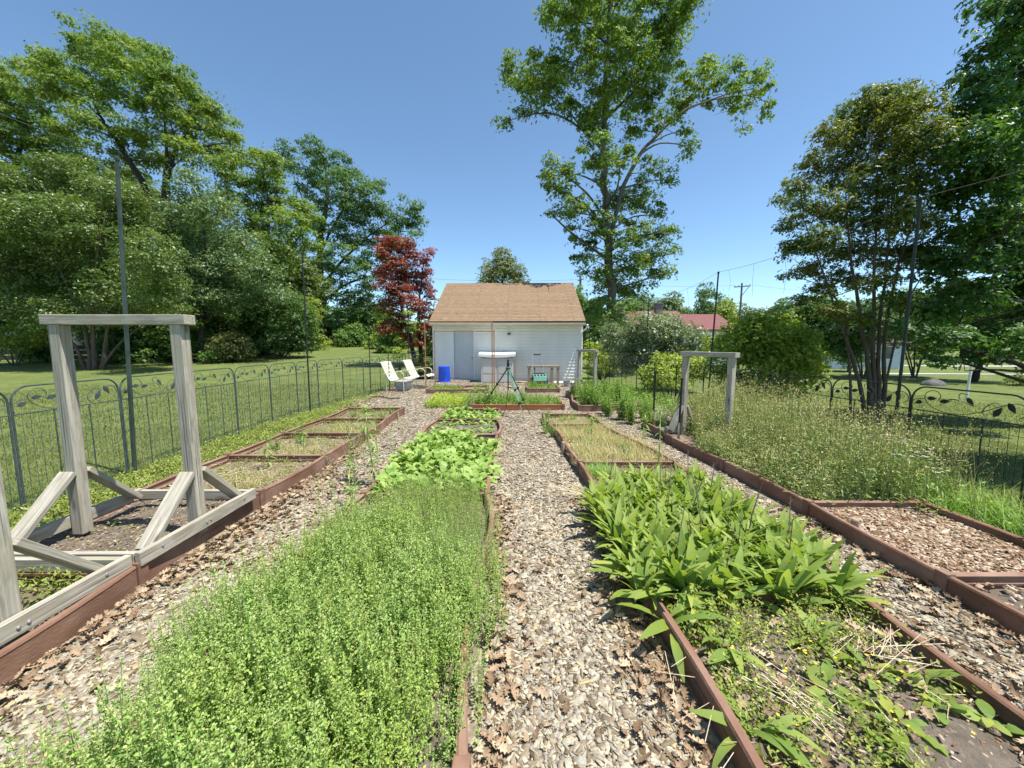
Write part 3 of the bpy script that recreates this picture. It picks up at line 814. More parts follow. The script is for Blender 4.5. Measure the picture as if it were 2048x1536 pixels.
for s in (0, 1):
    o = MB().box(-W2-OV, W2+OV, 0, SLn, 0, .06).build('roof', M['shingles'], g)
    if s == 0: o.matrix_basis = Matrix.Translation((0,-EV,HT-EV*math.tan(sl)+.06)) @ Matrix.Rotation(sl,4,'X')
    else: o.matrix_basis = Matrix.Translation((0,DEP+EV,HT-EV*math.tan(sl)+.058)) @ Matrix.Rotation(R(180),4,'Z') @ Matrix.Rotation(sl,4,'X')
ez = HT-EV*math.tan(sl)+.03
MB().box(-W2-OV+.01, W2+OV-.01, -EV+.012, -EV+.034, ez-.09, ez+.012).build('fascia', M['gutter'], g)
MB().box(-W2-.02, W2+.02, -EV+.036, -.002, ez-.082, ez-.066).build('soffit', M['gutter'], g)
mb = MB()
prof = [(-.055,.0),(-.05,-.06),(.0,-.075),(.045,-.06),(.045,-.005),(.038,-.005),(.038,-.05),(0,-.064),(-.042,-.05),(-.047,.0)]
mb.sweep(prof, [(-W2-OV+.005, -EV-.04, ez+.012),(W2+OV-.005,-EV-.04,ez+.012)], [(0,1),(0,1)])
mb.build('gutter', M['gutter'], g)
MB().tube([(W2+.15,-EV-.03,ez-.06),(W2+.12,-.20,ez-.22),(W2-.02,-.075,ez-.34),(W2-.02,-.075,.12),(W2-.02,-.2,.06)], .032, 8).build('downspout', M['trim'], g)
for sx in (-1,1):
    for s in (0,1):
        o = MB().box(-.012,.012,0.02,SLn-.01,-.13,-.004).build('rake_board', M['trim'], g)
        o.matrix_basis = (Matrix.Translation((sx*(W2+OV-.02),-EV,HT-EV*math.tan(sl)+.06)) @ Matrix.Rotation(sl,4,'X')) if s==0 else \
            (Matrix.Translation((sx*(W2+OV-.02),DEP+EV,HT-EV*math.tan(sl)+.058)) @ Matrix.Rotation(R(180),4,'Z') @ Matrix.Rotation(sl,4,'X'))
lx = gl(-.12)
wl = MB().box(lx-.06,lx+.06,-.13,-.016,1.93,1.985).build('wall_light', M['black'], g, bevel=.006)
MB().box(lx-.055,lx+.055,-.115,-.018,1.87,1.928).build('lamp_lens', M['glass'], wl, bevel=.004)
MB().box(lx-.10,lx+.07,-.040,-.012,2.18,2.195).build('wall_vent', M['trim'], g)

# ------------------------------------------------------------------ things along the wall
t = thing('storage_cabinet', 'beige plastic storage cabinet with a white lid against the building', 'cabinet', (-.57,14.78,0.02))
MB().box(-.62,.62,-.34,.34,0,1.02).build('body', M['resin'], t, bevel=.02)
for s in (-1,1):
    d = MB().box(min(s*.012,s*.60), max(s*.012,s*.60), -.365, -.342, .06, .98).build('door', M['resin'], t, bevel=.008)
    MB().box(min(s*.06,s*.54), max(s*.06,s*.54), -.373, -.366, .10, .36).build('door_panel', M['resin'], d, bevel=.003)
    MB().box(min(s*.06,s*.54), max(s*.06,s*.54), -.373, -.366, .42, .90).build('door_panel', M['resin'], d, bevel=.003)
vs = []; n = 14
prof = [(x, 1.045+.075*(1-abs(x/.70)**2.0)*.0 + .05*(abs(x/.70)**2)) for x in np.linspace(-.70,.70,n)]
mb = MB(); pv = []
for (y, dz_) in ((-.42,0),(.38,.06)):
    for (x, z) in prof: pv.append((x, y, z-.03+dz_*.3))
    for (x, z) in prof[::-1]: pv.append((x, y, z+.10+dz_ -.05*(abs(x/.70)**2)*.6))
N_ = 2*n; fs = [tuple(range(N_))[::-1], tuple(range(N_,2*N_))] + [(k,(k+1)%N_,N_+(k+1)%N_,N_+k) for k in range(N_)]
mb.add(pv, fs).build('lid', M['resin_lid'], t, bevel=.008)
for s in (-1,1): MB().box(s*.585-.03,s*.585+.03,-.385,-.368,.90,.99).build('latch', M['resin'], t, bevel=.004)

t = thing('plastic_barrel', 'bright blue plastic barrel upside down beside the door', 'barrel', (-2.63,14.72,0.03))
MB().lathe([(.25,0),(.255,.02),(.245,.06),(.235,.10),(.225,.40),(.215,.60),(.222,.62),(.215,.655),(.19,.668),(.02,.66)], 30).build('body', M['blue'], t, smooth=False)
MB().tube([(.02,-.232,.56),(.02,-.245,.30),(.05,-.247,.26),(.09,-.243,.30),(.09,-.228,.56)], .009, 6).build('handle', M['blue'], t)
MB().box(.17,.29,-.10,.10,.0,.07).build('spout', M['blue'], t, bevel=.012)

def garden_chair(label, loc, rz):
    t = thing('garden_chair', label, 'chair', loc, rz, 'cream strap garden chairs')
    side = cat([(-.47,.93),(-.40,.945),(-.33,.80),(-.22,.55),(-.10,.37),(.05,.355),(.25,.42),(.38,.455),(.47,.44),(.50,.39)], 5)
    for k in range(6):
        y = -.235+.094*k; mb = MB(); vs = []; fs = []
        for i_, (x, z) in enumerate(side):
            vs += [(x,y-.032,z),(x,y+.032,z),(x,y+.032,z-.008),(x,y-.032,z-.008)]
            if i_: b0=4*(i_-1); fs += [(b0+q, b0+(q+1)%4, b0+4+(q+1)%4, b0+4+q) for q in range(4)]
        mb.add(vs, fs).build('strap', M['chair_strap'], t)
    for s in (-1,1):
        y = s*.30
        mb = MB().tube([(x,y,z-.012) for x, z in side], .013, 6)
        mb.build('side_rail', M['chair_frame'], t)
        MB().tube(cat([(-.30,y*1.04,.56),(0,y*1.07,.63),(.24,y*1.07,.665),(.36,y*1.06,.62),(.40,y*1.03,.52),(.36,y*1.02,.44)],5), .014, 6).build('armrest', M['chair_frame'], t)
        MB().tube([(.38,y*1.02,.45),(.40,y*1.03,.2),(.40,y*1.03,0)], .013, 6).build('leg', M['chair_frame'], t)
        MB().tube([(-.24,y*1.03,.58),(-.22,y*1.03,.3),(-.20,y*1.03,0)], .013, 6).build('leg', M['chair_frame'], t)
    mb = MB()
    for (x, z) in ((-.40,.93),(-.11,.365),(.46,.43)): mb.tube([(x,-.30,z-.012),(x,.30,z-.012)], .012, 6)
    mb.build('cross_rail', M['chair_frame'], t)
    return t
garden_chair('cream strap chair nearer the camera, with a white bin under its seat', (-3.80,12.50,float(gz(-3.8,12.5))+.02), R(-12))
garden_chair('cream strap chair further back, next to the low shrubs', (-3.33,13.42,float(gz(-3.33,13.4))+.02), R(-10))
t = thing('storage_bin', 'pale grey box tucked under the nearer cream chair', 'bin', (-3.62,12.62,.03), R(-12))
MB().add([(-.17,-.2,0),(.17,-.2,0),(.17,.2,0),(-.17,.2,0),(-.20,-.23,.28),(.20,-.23,.28),(.20,.23,.28),(-.20,.23,.28)],[(0,3,2,1),(4,5,6,7),(0,1,5,4),(1,2,6,5),(2,3,7,6),(3,0,4,7)]).build('body', M['bucket'], t, bevel=.01)
MB().box(-.215,.215,-.245,.245,.281,.315).build('lid', M['resin_lid'], t, bevel=.008)

# copper trellis frames
def pipe_frame(label, x0, x1, y, h):
    t = thing('pipe_trellis', label, 'trellis', ((x0+x1)/2, y, .05), 0, 'copper pipe trellises')
    w = (x1-x0)/2
    for s in (-1,1):
        MB().tube([(s*w,0,-.2),(s*w,0,h-.05)], .017, 8).build('pipe_post', M['copper'], t)
        MB().lathe([(.018,-.03),(.018,.03)], 10, (s*w,0,h-.05)).build('elbow', M['copper'], t)
    MB().tube([(-w,0,h-.05),(w,0,h-.05)], .017, 8).build('top_pipe', M['copper'], t)
    return t
pipe_frame('taller copper pipe trellis at the front of the low bed', -2.72, -.62, 11.95, 2.22)
pipe_frame('lower copper pipe trellis at the back of the low bed', -2.60, -.60, 12.78, 1.98)

# tripod
ap = Vector((-.085,8.3,1.02))
t = thing('tripod', 'green metal sprinkler tripod standing in the middle of the garden', 'tripod', (ap.x, ap.y, 0))
feet = [Vector((-.66,8.78,.14)), Vector((.27,7.32,.0)), Vector((.41,8.15,.0))]
for k, ft in enumerate(feet):
    a0 = ap + (ft-ap)*.02; a0.z = ap.z; e = ft-Vector((ap.x,ap.y,0)); s0 = a0-Vector((ap.x,ap.y,0)); dd = (e-s0).normalized()*.012
    off = Vector((dd.y,-dd.x,0)).normalized()*.012
    mid = s0.lerp(e,.62)
    lg = MB().tube([s0+off, mid+off], .0085, 7).tube([s0-off, mid-off], .0085, 7).build('leg', M['tripod_pale' if k==1 else 'tripod_green'], t)
    MB().tube([s0.lerp(e,.3), e], .008, 7).build('lower_leg', M['tripod_pale' if k==1 else 'tripod_green'], lg)
    for f_ in (.42,.66):
        c_ = s0.lerp(e,f_); MB().box(c_.x-.025,c_.x+.025,c_.y-.025,c_.y+.025,c_.z-.03,c_.z+.03).build('leg_clamp', M['black'], lg, bevel=.006)
MB().lathe([(.05,0),(.055,.03),(.03,.05),(.022,.09)], 12, (0,0,1.0)).build('collar', M['tripod_green'], t)
MB().tube([(0,0,.55),(0,0,1.0)], .014, 8).build('riser_pipe', M['tripod_green'], t)
hd = MB().lathe([(.03,0),(.03,.06),(.02,.065),(.02,.10),(.028,.11),(.02,.13)], 12, (0,0,1.085)).build('sprinkler_head', M['black'], t)
MB().bar((-.08,0,1.18),(.10,.02,1.20),.018,.018).build('arm', M['brass'], hd)
mb = MB()
for ft in feet:
    q = (ft-ap)*.42; mb.tube([(0,0,.6),(q.x, q.y, 1.02+q.z*.98)], .005, 5)
mb.build('spreader', M['black'], t)
MB().tube([(0,0,.6),(-.02,-.02,.35),(-.05,-.05,.15),(-.12,-.28,.02)], .008, 6).build('hose_tail', M['black'], t)

# mower
t = thing('push_mower', 'mint green push mower with an upright steel handle by the wall', 'mower', (.98,13.75,.05), R(8)); t.scale = (1.15,1.15,1.2)
mb = MB(); n = 12
pr = [(-.20,.05),(-.22,.16),(-.17,.28),(-.07,.345),(.07,.345),(.17,.28),(.22,.16),(.20,.05)]
vs = [(x,y,z) for x in (-.21,.21) for (y,z) in pr]; k_ = len(pr)
mb.add(vs, [tuple(range(k_))[::-1], tuple(range(k_,2*k_))]+[(q,(q+1)%k_,k_+(q+1)%k_,k_+q) for q in range(k_)])
body = mb.build('body', M['mint'], t, bevel=.015)
for q in range(4):
    MB().bar((-.15+.1*q,-.215,.10),(-.15+.1*q,-.12,.335),.05,.03,up=(0,-1,.6)).build('slot', M['black'], body)
MB().box(-.17,.17,-.06,.06,.343,.375).build('top_grip', M['black'], body, bevel=.01)
rl = MB()
for q in range(6):
    a_ = q*math.pi/3; rl.bar((-.09,-.235+.05*math.cos(a_),.10+.05*math.sin(a_)),(.09,-.235+.05*math.cos(a_+.5),.10+.05*math.sin(a_+.5)),.012,.02)
rl.build('reel', M['rust'], t)
for s in (-1,1):
    w_ = MB().lathe([(.05,-.02),(.115,-.02),(.12,0),(.115,.02),(.05,.02)], 18).build('wheel', M['black'], t)
    w_.matrix_basis = Matrix.Translation((s*.245,0,.12)) @ Matrix.Rotation(R(90),4,'Y')
MB().tube([(-.15,.10,.3),(-.17,.22,.62),(-.15,.30,.90),(-.13,.31,.925),(.13,.31,.925),(.15,.30,.90),(.17,.22,.62),(.15,.10,.3)], .013, 7).build('handle', M['steel'], t)
MB().tube([(-.12,.31,.925),(.12,.31,.925)], .018, 8).build('grip', M['black'], t)

# timber stand
t = thing('timber_stand', 'low wooden stand with four legs behind the mower', 'stand', (1.16,14.2,.02), R(-2))
for x in (-.52,-.33,.34,.55):
    beam('leg', (x,(-.12 if x in (-.52,.55) else .14),0), (x,(-.12 if x in (-.52,.55) else .14),.66), .10, .075, M['stake'], t)
beam('top_rail', (-.6,-.12,.70), (.62,-.12,.70), .10, .075, M['stake'], t)
beam('top_rail', (-.55,.14,.695), (.58,.14,.695), .10, .075, M['stake'], t)

t = thing('bucket', 'small grey bucket by the right corner of the building', 'bucket', (1.98,13.7,.02))
MB().lathe([(.10,0),(.13,.20),(.14,.205),(.14,.22),(.122,.22),(.095,.03)], 20).build('pail', M['bucket'], t)
MB().tube([(.135*math.cos(a_),.02+.02*math.sin(a_)*-1,.19-.08*math.sin(a_)) for a_ in np.linspace(0,math.pi,9)], .004, 5).build('handle', M['steel'], t)
o = MB().box(-.42,.42,-.12,.12,0,.04).build('white_board', M['trim'], bevel=.004); o.location=(2.05,14.6,.30); o.rotation_euler=(R(8),0,R(-3)); tag(o,'narrow white board laid low along the foot of the right wall','board')
o.location = (2.05,14.62,.06)
rg = random.Random(3)
for k in range(4):
    o = MB().tube([(-.16,0,0),(0,.01,.004),(.17,0,0)], [.038,.045,.04], 9).build('firewood', M['stake'])
    o.location = (.33+.08*(k%2)+rg.uniform(-.02,.02), 13.95+.10*(k//2), .06+.075*(k//2)); o.rotation_euler=(0,rg.uniform(-.1,.1),rg.uniform(-.6,.6))
    tag(o, 'short split log in the small pile between cabinet and mower', 'log', 'short logs by the cabinet')
mb = MB(); p0 = G(742,797); p1 = G(800,800)
mb.tube([(p0[0],p0[1],.05),((p0[0]*2+p1[0])/3,p0[1]+.05,.045),((p0[0]+2*p1[0])/3,p1[1]+.03,.045),(p1[0],p1[1],.05)], .014, 7)
tag(mb.build('hose', M['black']), 'short length of black hose lying on the chips by the left fence', 'hose')
SW = 1.24
# ------------------------------------------------------------------ trees and shrubs
def blob_world(bl, d, spread, rg):
    out = []
    for b in bl:
        px, py, rx, ry = b[:4]
        dd = d + (b[4] if len(b) > 4 else rg.uniform(-1,1)*spread)
        P = at(px, py, dd); k = dd / F * 1.0
        a, c = rx*k*SW, ry*k*SW
        out.append((P, a, .5*(a+c), c))
    return out

def crown_cloud(bw, leaf, layers, rg, clump=.45, flat=.85, tmpl=SPRAY, up=.55, per=22, droop=0.0, shell=.45, stray=.06, tall=0):
    """leaf clumps spread through the ellipsoids"""
    pos = []; nrm = []
    for (P, a, b, c) in bw:
        area = math.pi*a*c
        n = max(per, int(layers*area/(leaf*leaf*.42)))
        nc = max(1, n//per)
        u = rg.normal(size=(nc,3)); u /= np.linalg.norm(u,axis=1,keepdims=True)
        rr = rg.uniform(shell**2, 1, nc)**.5
        ctr = np.array(P)[None] + u*rr[:,None]*np.array([a,b,c])[None]
        cs = clump*rg.uniform(.6,1.35,nc)
        q = rg.normal(size=(nc,per,3)); q /= np.linalg.norm(q,axis=2,keepdims=True); q *= (rg.uniform(.22,1,(nc,per,1))**.5)
        q[:,:,2] = np.where(q[:,:,2] < -.25, -q[:,:,2]*.6, q[:,:,2])
        pp = ctr[:,None] + q*(cs[:,None,None]*np.array([1,1,flat]))
        nn = q*.95 + u[:,None]*.25 + np.array([0,0,up]) + rg.normal(size=(nc,per,3))*.45
        pos.append(pp.reshape(-1,3)); nrm.append(nn.reshape(-1,3))
        ns = int(n*stray)
        if ns:
            u2 = rg.normal(size=(ns,3)); u2 /= np.linalg.norm(u2,axis=1,keepdims=True)
            pos.append(np.array(P)[None]+u2*np.array([a,b,c])*rg.uniform(.9,1.2,(ns,1))); nrm.append(rg.normal(size=(ns,3))+np.array([0,0,.5]))
    pos = np.concatenate(pos); nrm = np.concatenate(nrm)
    cl = Cloud(); rot = rot_nrm(nrm, rg)
    cl.put(tmpl[0], tmpl[1], pos, rot, leaf*rg.uniform(.65,1.3,len(pos)))
    return cl

def limbs(tr, bw, rg, r0, frac=.33, twig=2, tw_r=.02):
    """tubes from the stems out to the crown's blobs"""
    mb = MB(); pts = []
    for st in tr:
        n = len(st); P = [Vector(p) for p, r in st]; rr = [r for p, r in st]
        # smooth the stem
        C_ = cat([tuple(p) for p in P], 4); r_ = np.interp(np.linspace(0,n-1,len(C_)), range(n), rr)
        wob = [c + (rg.normal(0,.25,3)*r_[i] if 0<i<len(C_)-1 else 0) for i, c in enumerate(C_)]
        mb.tube(wob, list(r_), 9)
        pts += [(np.array(c), r) for c, r in zip(wob, r_)]
    A = np.array([p for p, r in pts]); AR = np.array([r for p, r in pts])
    for (P, a, b, c) in bw:
        dv = A - np.array(P)[None]; cost = np.linalg.norm(dv,axis=1) + np.where(dv[:,2] > -.15*np.linalg.norm(dv[:,:2],axis=1), 3.0, 0)
        k = int(np.argmin(cost)); s = A[k]; L = np.linalg.norm(s-P)
        r = min(AR[k]*.6, .012*L+.02)
        m = (s+np.array(P))/2 + np.array([rg.normal()*.08*L, rg.normal()*.08*L, .06*L])
        mb.tube(cat([s, m, P], 4), list(np.linspace(r, max(.008, r*.35), 9)), 6)
        for q in range(twig):
            e = np.array(P) + rg.normal(size=3)*np.array([a,b,c])*.6
            mb.tube([P, (np.array(P)+e)/2+rg.normal(size=3)*.05*a, e], [r*.35+.004, r*.25+.003, .004], 5)
    return mb

def tree(name, label, d, stems, blobs, leafmat, bark, leaf=.2, layers=3, clump=.5, spread=1.5, seed=1, group=None, cat_='tree', per=22, flat=.85, tmpl=SPRAY, twig=2, up=.55, shell=.45, r0=.3, extra=None, base=None, stray=.06):
    rg = np.random.default_rng(seed)
    bw = blob_world(blobs, d, spread, rg)
    st = []
    for s in stems:
        pp = []
        for (px, py, r) in s: pp.append((at(px, py, d), r))
        if s[0][1] > 640:                      # a stem that starts in the ground
            x, y = pp[0][0][0], pp[0][0][1]; z = float(gz(x, y))
            pp[0] = (np.array([x, y, z-.25]), pp[0][1]*1.35)
        st.append(pp)
    b0 = st[0][0][0]
    t = thing(name, label, cat_, (b0[0], b0[1], b0[2]+.25), 0, group)
    off = np.array([b0[0], b0[1], b0[2]+.25])
    limbs(st, bw, rg, r0, twig=twig).build('trunk', M[bark], t, smooth=True, off=off)
    crown_cloud(bw, leaf, layers, rg, clump, flat, tmpl, up, per, shell=shell, stray=stray).build('crown', M[leafmat], t, off=off)
    if extra:
        for nm, bl, mt, kw in extra:
            k = dict(leaf=leaf, layers=layers, clump=clump); k.update(kw)
            crown_cloud(blob_world(bl, d, spread, rg), k['leaf'], k['layers'], rg, k['clump'], flat, tmpl, up, per).build(nm, M[mt], t, off=off)
    return t

def rel(cx, cy, lst): return [(cx+a, cy+b, c, e) for a, b, c, e in lst]

# the tall oak behind the building
OAK = [(1240,-60,150,80),(1130,15,45,36),(1195,40,55,50),(1285,55,48,55),(1392,8,34,26),(1350,45,32,38),(1168,110,48,40),(1250,115,65,50),(1325,110,42,38),(1205,168,42,38),(1280,170,45,35),(1110,30,22,30),(1330,70,30,30),
 (1110,140,38,24),(1065,148,42,28),(1018,135,16,24),(1045,185,42,20),(1008,246,20,14),(1065,226,34,12),(1108,195,32,28),(1090,165,35,25),(1030,160,25,20),(1140,215,25,22),
 (1180,215,36,34),(1245,205,42,34),(1195,265,30,28),(1300,205,34,22),(1372,185,34,22),(1400,160,34,22),(1458,155,42,24),(1508,178,30,26),(1535,205,12,26),(1478,215,26,18),(1350,228,28,18),(1320,250,25,18),(1378,292,14,26),(1365,262,18,14),(1282,262,30,20),(1430,190,30,18),(1410,138,20,14),(1525,160,18,18),(1485,255,12,12),
 (1122,345,34,24,-3.9),(1178,308,36,28,-3.9),(1240,318,30,30,-3.9),(1108,378,20,18,-3.9),(1150,395,32,30,-3.9),(1300,345,20,26),(1280,390,38,26),(1106,432,20,9,-3.9),(1148,455,14,24),(1250,420,34,24),(1316,430,22,20),(1182,440,24,22),(1330,360,16,18),(1140,425,24,14),(1100,352,14,16),
 (1240,478,44,24),(1306,478,36,28),(1345,545,18,12),(1305,540,36,20),(1182,520,28,16),(1150,512,12,12),(1240,540,44,24),(1214,585,36,22),(1240,620,32,24),(1345,462,16,12),(1270,575,30,15),(1230,650,26,20),(1330,510,24,18),(1170,545,14,10),(1205,550,24,16),(1205,460,26,20),(1270,450,30,22),(1225,560,40,22),(1265,520,36,24),(1165,490,30,18),(1195,610,30,22),(1255,600,36,20),(1225,400,26,24),(1210,350,26,26),(1215,640,34,24)]
tree('tall_oak_tree', 'very tall oak with a bare-looking trunk rising behind the white building', 22.5,
 [[(1228,712,.30),(1224,640,.27),(1218,520,.23),(1211,420,.205),(1207,320,.18),(1209,210,.14),(1215,90,.10),(1222,-60,.05)],
  [(1217,505,.14),(1238,400,.12),(1280,310,.10),(1330,255,.08),(1385,212,.06),(1470,192,.035),(1525,190,.015)],
  [(1207,300,.10),(1168,262,.075),(1120,232,.05),(1070,228,.035),(1012,243,.012)],
  [(1168,262,.05),(1130,215,.04),(1095,185,.025),(1060,150,.012)],
  [(1210,240,.08),(1260,190,.06),(1310,130,.045),(1350,50,.03),(1395,8,.012)]],
 [(b[0],b[1],b[2]*.90,b[3]*.90)+tuple(b[4:]) for b in OAK], 'oak_leaf', 'bark_oak', leaf=.155, layers=2.2, clump=.46, spread=2.3, seed=3, per=58, shell=.3, stray=.07)

tree('leaning_oak_tree', 'big yellow-green tree with forked dark limbs, highest on the left', 28,
 [[(345,716,.42),(342,600,.38),(336,500,.33),(331,415,.28),(333,360,.20),(338,330,.13)],
  [(335,470,.26),(300,395,.22),(258,320,.16),(222,262,.11),(190,215,.06),(170,160,.02)],
  [(333,360,.14),(352,300,.10),(380,262,.06),(420,262,.03)],
  [(258,320,.10),(205,245,.07),(140,195,.04),(95,165,.015)],[(336,345,.1),(330,260,.08),(320,190,.05),(250,125,.02)]],
 [(172,62,20,22),(190,100,36,28),(232,105,40,26),(280,125,44,26),(325,150,38,30),(358,182,34,28),(252,152,44,22),(305,195,44,28),(108,130,40,20),(70,150,34,22),(140,150,44,26),(182,195,42,24),(58,178,24,22),(100,205,34,18),(398,228,42,26),(438,262,34,22),(462,285,18,14),(360,262,42,26),(285,285,42,26),(200,240,40,20),(148,262,34,20),(430,212,22,18),(322,325,34,18),(375,312,32,22),(250,330,34,20),(440,312,22,14),(210,70,16,14),(265,100,20,14),(405,300,30,16),(345,225,30,18),(225,195,30,18),(120,178,24,14)],
 'yellow_oak_leaf', 'bark_dark', leaf=.165, layers=2.9, clump=.72, spread=2.4, seed=5, per=120, shell=.3, flat=.8)
tree('dark_oak_tree', 'dark green tree cut off by the left edge of the photo, behind the leaning one', 31,
 [[(15,706,.35),(18,500,.28),(28,380,.2),(38,300,.14),(60,270,.06)],[(22,420,.15),(-10,330,.1),(-40,280,.05)]],
 [(0,170,34,30),(-45,190,55,50),(36,212,34,28),(18,258,44,28),(88,260,44,26),(58,305,44,22),(118,305,40,24),(-35,300,55,40),(162,312,34,22),(30,345,50,22),(120,345,40,20),(-60,360,60,40),(185,350,30,20),(70,385,50,25)],
 'oak_leaf', 'bark_dark', leaf=.18, layers=2.8, clump=.75, spread=2, seed=6, per=105, flat=.8)
tree('olive_bush_tree', 'broad brownish-green many-stemmed tree filling the left behind the wooden frame', 19,
 [[(182,740,.10),(172,660,.08),(130,560,.05),(90,470,.02)],[(190,740,.10),(186,650,.08),(190,540,.05),(210,430,.02)],[(205,740,.09),(215,660,.07),(250,560,.045),(280,500,.02)],[(172,740,.08),(150,690,.06),(80,620,.04),(30,560,.02)],[(198,740,.07),(235,690,.05),(300,640,.03)]],
 [(60,378,48,36),(150,366,50,34),(232,398,50,34),(20,445,55,48),(120,455,66,46),(220,478,60,46),(300,515,44,40),(60,545,60,46),(165,560,66,46),(262,585,54,42),(20,615,44,34),(330,580,34,38),(105,625,50,26),(-30,540,50,60),(-30,420,50,50),(200,628,50,24),(345,635,30,24),(60,480,50,40),(110,340,26,18),(265,440,30,26)],
 'olive_leaf', 'bark_smooth', leaf=.10, layers=3.0, clump=.55, spread=1.7, seed=7, per=60, shell=.3)
tree('pale_holly_tree', 'tree with pale silvery leaves right of the leaning trunk', 23,
 [[(400,722,.16),(402,600,.13),(410,500,.09),(405,420,.05),(395,370,.02)]],
 [(392,388,32,30),(372,440,44,32),(432,428,34,32),(420,488,44,34),(352,482,36,30),(478,500,36,30),(448,548,44,34),(388,558,44,34),(518,540,34,28),(500,588,34,24),(345,535,30,30),(425,600,40,24),(560,585,22,18)],
 'holly_leaf', 'bark', leaf=.12, layers=3.0, clump=.6, spread=1.5, seed=8, per=60)
tree('golden_oak_tree', 'yellow-green rounded tree between the leaning tree and the blue-green oak', 27,
 [[(532,716,.24),(526,600,.2),(530,510,.16),(537,445,.11),(535,390,.06),(520,330,.02)],[(528,560,.1),(565,520,.08),(600,470,.04)],[(530,500,.09),(500,440,.06),(480,380,.02)]],
 [(488,318,28,20),(528,328,34,24),(468,358,34,24),(540,368,34,26),(500,398,42,24),(570,408,34,24),(600,418,24,22),(622,445,24,18),(560,448,38,26),(478,438,34,24),(600,480,32,18),(538,498,32,22),(458,320,18,16),(630,500,16,14),(455,400,22,18),(512,450,28,20),(565,540,30,16)],
 'yellow_oak_leaf', 'bark_dark', leaf=.16, layers=2.9, clump=.62, spread=1.8, seed=9, per=95, shell=.3, flat=.8)
tree('blue_green_oak_tree', 'airy blue-green oak with a straight trunk and spreading limbs left of the red tree', 41,
 [[(641,690,.42),(640,620,.38),(641,540,.32),(644,470,.26),(655,400,.18),(650,330,.10),(634,290,.03)],[(644,570,.16),(690,515,.13),(740,470,.09),(800,430,.03)],[(641,610,.15),(690,570,.12),(745,550,.07),(790,535,.03)],[(643,500,.13),(680,430,.1),(712,370,.04)],[(641,600,.12),(610,570,.08),(590,550,.03)],[(644,520,.1),(625,450,.07),(590,360,.03)]],
 [(578,308,16,20),(630,300,12,20),(634,340,28,22),(590,345,24,18),(680,340,20,24),(690,380,34,26),(640,390,38,30),(710,350,12,15),(730,390,28,24),(752,375,15,14),(722,440,36,26),(660,458,36,26),(762,420,24,18),(792,440,24,18),(820,425,20,24),(836,462,12,20),(800,478,28,14),(750,490,32,22),(690,520,40,24),(640,540,32,24),(722,560,42,30),(660,590,36,24),(782,530,22,22),(740,612,34,28),(600,560,24,30),(692,640,32,18),(610,300,12,14),(655,315,14,12),(705,480,30,16),(775,465,20,14),(620,440,22,18),(690,420,24,18),(735,525,22,14),(600,610,24,22)],
 'blue_oak_leaf', 'bark', leaf=.21, layers=2.5, clump=.70, spread=2.8, seed=10, per=64, shell=.3, flat=.85)
tree('red_maple_tree', 'dark red leaved tree with two slanting trunks beside the building', 20,
 [[(836,722,.11),(820,680,.09),(806,630,.07),(798,580,.05),(790,510,.02)],[(842,722,.10),(838,650,.08),(840,590,.05),(848,520,.02)]],
 [(780,488,22,12),(802,495,26,14),(822,512,18,12),(764,508,14,14),(786,530,26,15),(822,545,22,15),(770,572,22,14),(800,585,26,15),(840,572,18,16),(846,520,12,9),(858,506,8,7),(850,545,11,11),(862,590,8,18),(780,612,24,14),(830,612,22,14),(802,640,26,14),(850,625,12,18),(756,545,10,10),(815,570,20,14),(800,552,20,12),(770,545,14,12),(772,655,18,14),(815,662,22,14),(850,660,14,16),(838,690,14,10)],
 'maple_leaf', 'bark_dark', leaf=.10, layers=3.4, clump=.28, spread=.9, seed=11, per=24, flat=.5, shell=.25,
 extra=[('vine', [(780,600,16,12),(770,625,18,14),(820,640,14,20),(790,655,20,14),(810,600,10,10)], 'lime_leaf', dict(layers=1.6))])
tree('round_tree', 'small round olive-green tree showing over the roof of the building', 38,
 [[(1004,700,.2),(1004,620,.15),(1005,560,.1),(1004,510,.03)]],
 [(1004,516,15,15),(985,536,20,17),(1026,541,19,17),(1005,556,40,22),(975,562,16,14),(1041,564,14,12),(1000,605,38,36),(1010,538,18,16),(995,510,8,10)],
 'round_leaf', 'bark', leaf=.16, layers=2.8, clump=.42, spread=1, seed=12, per=24)

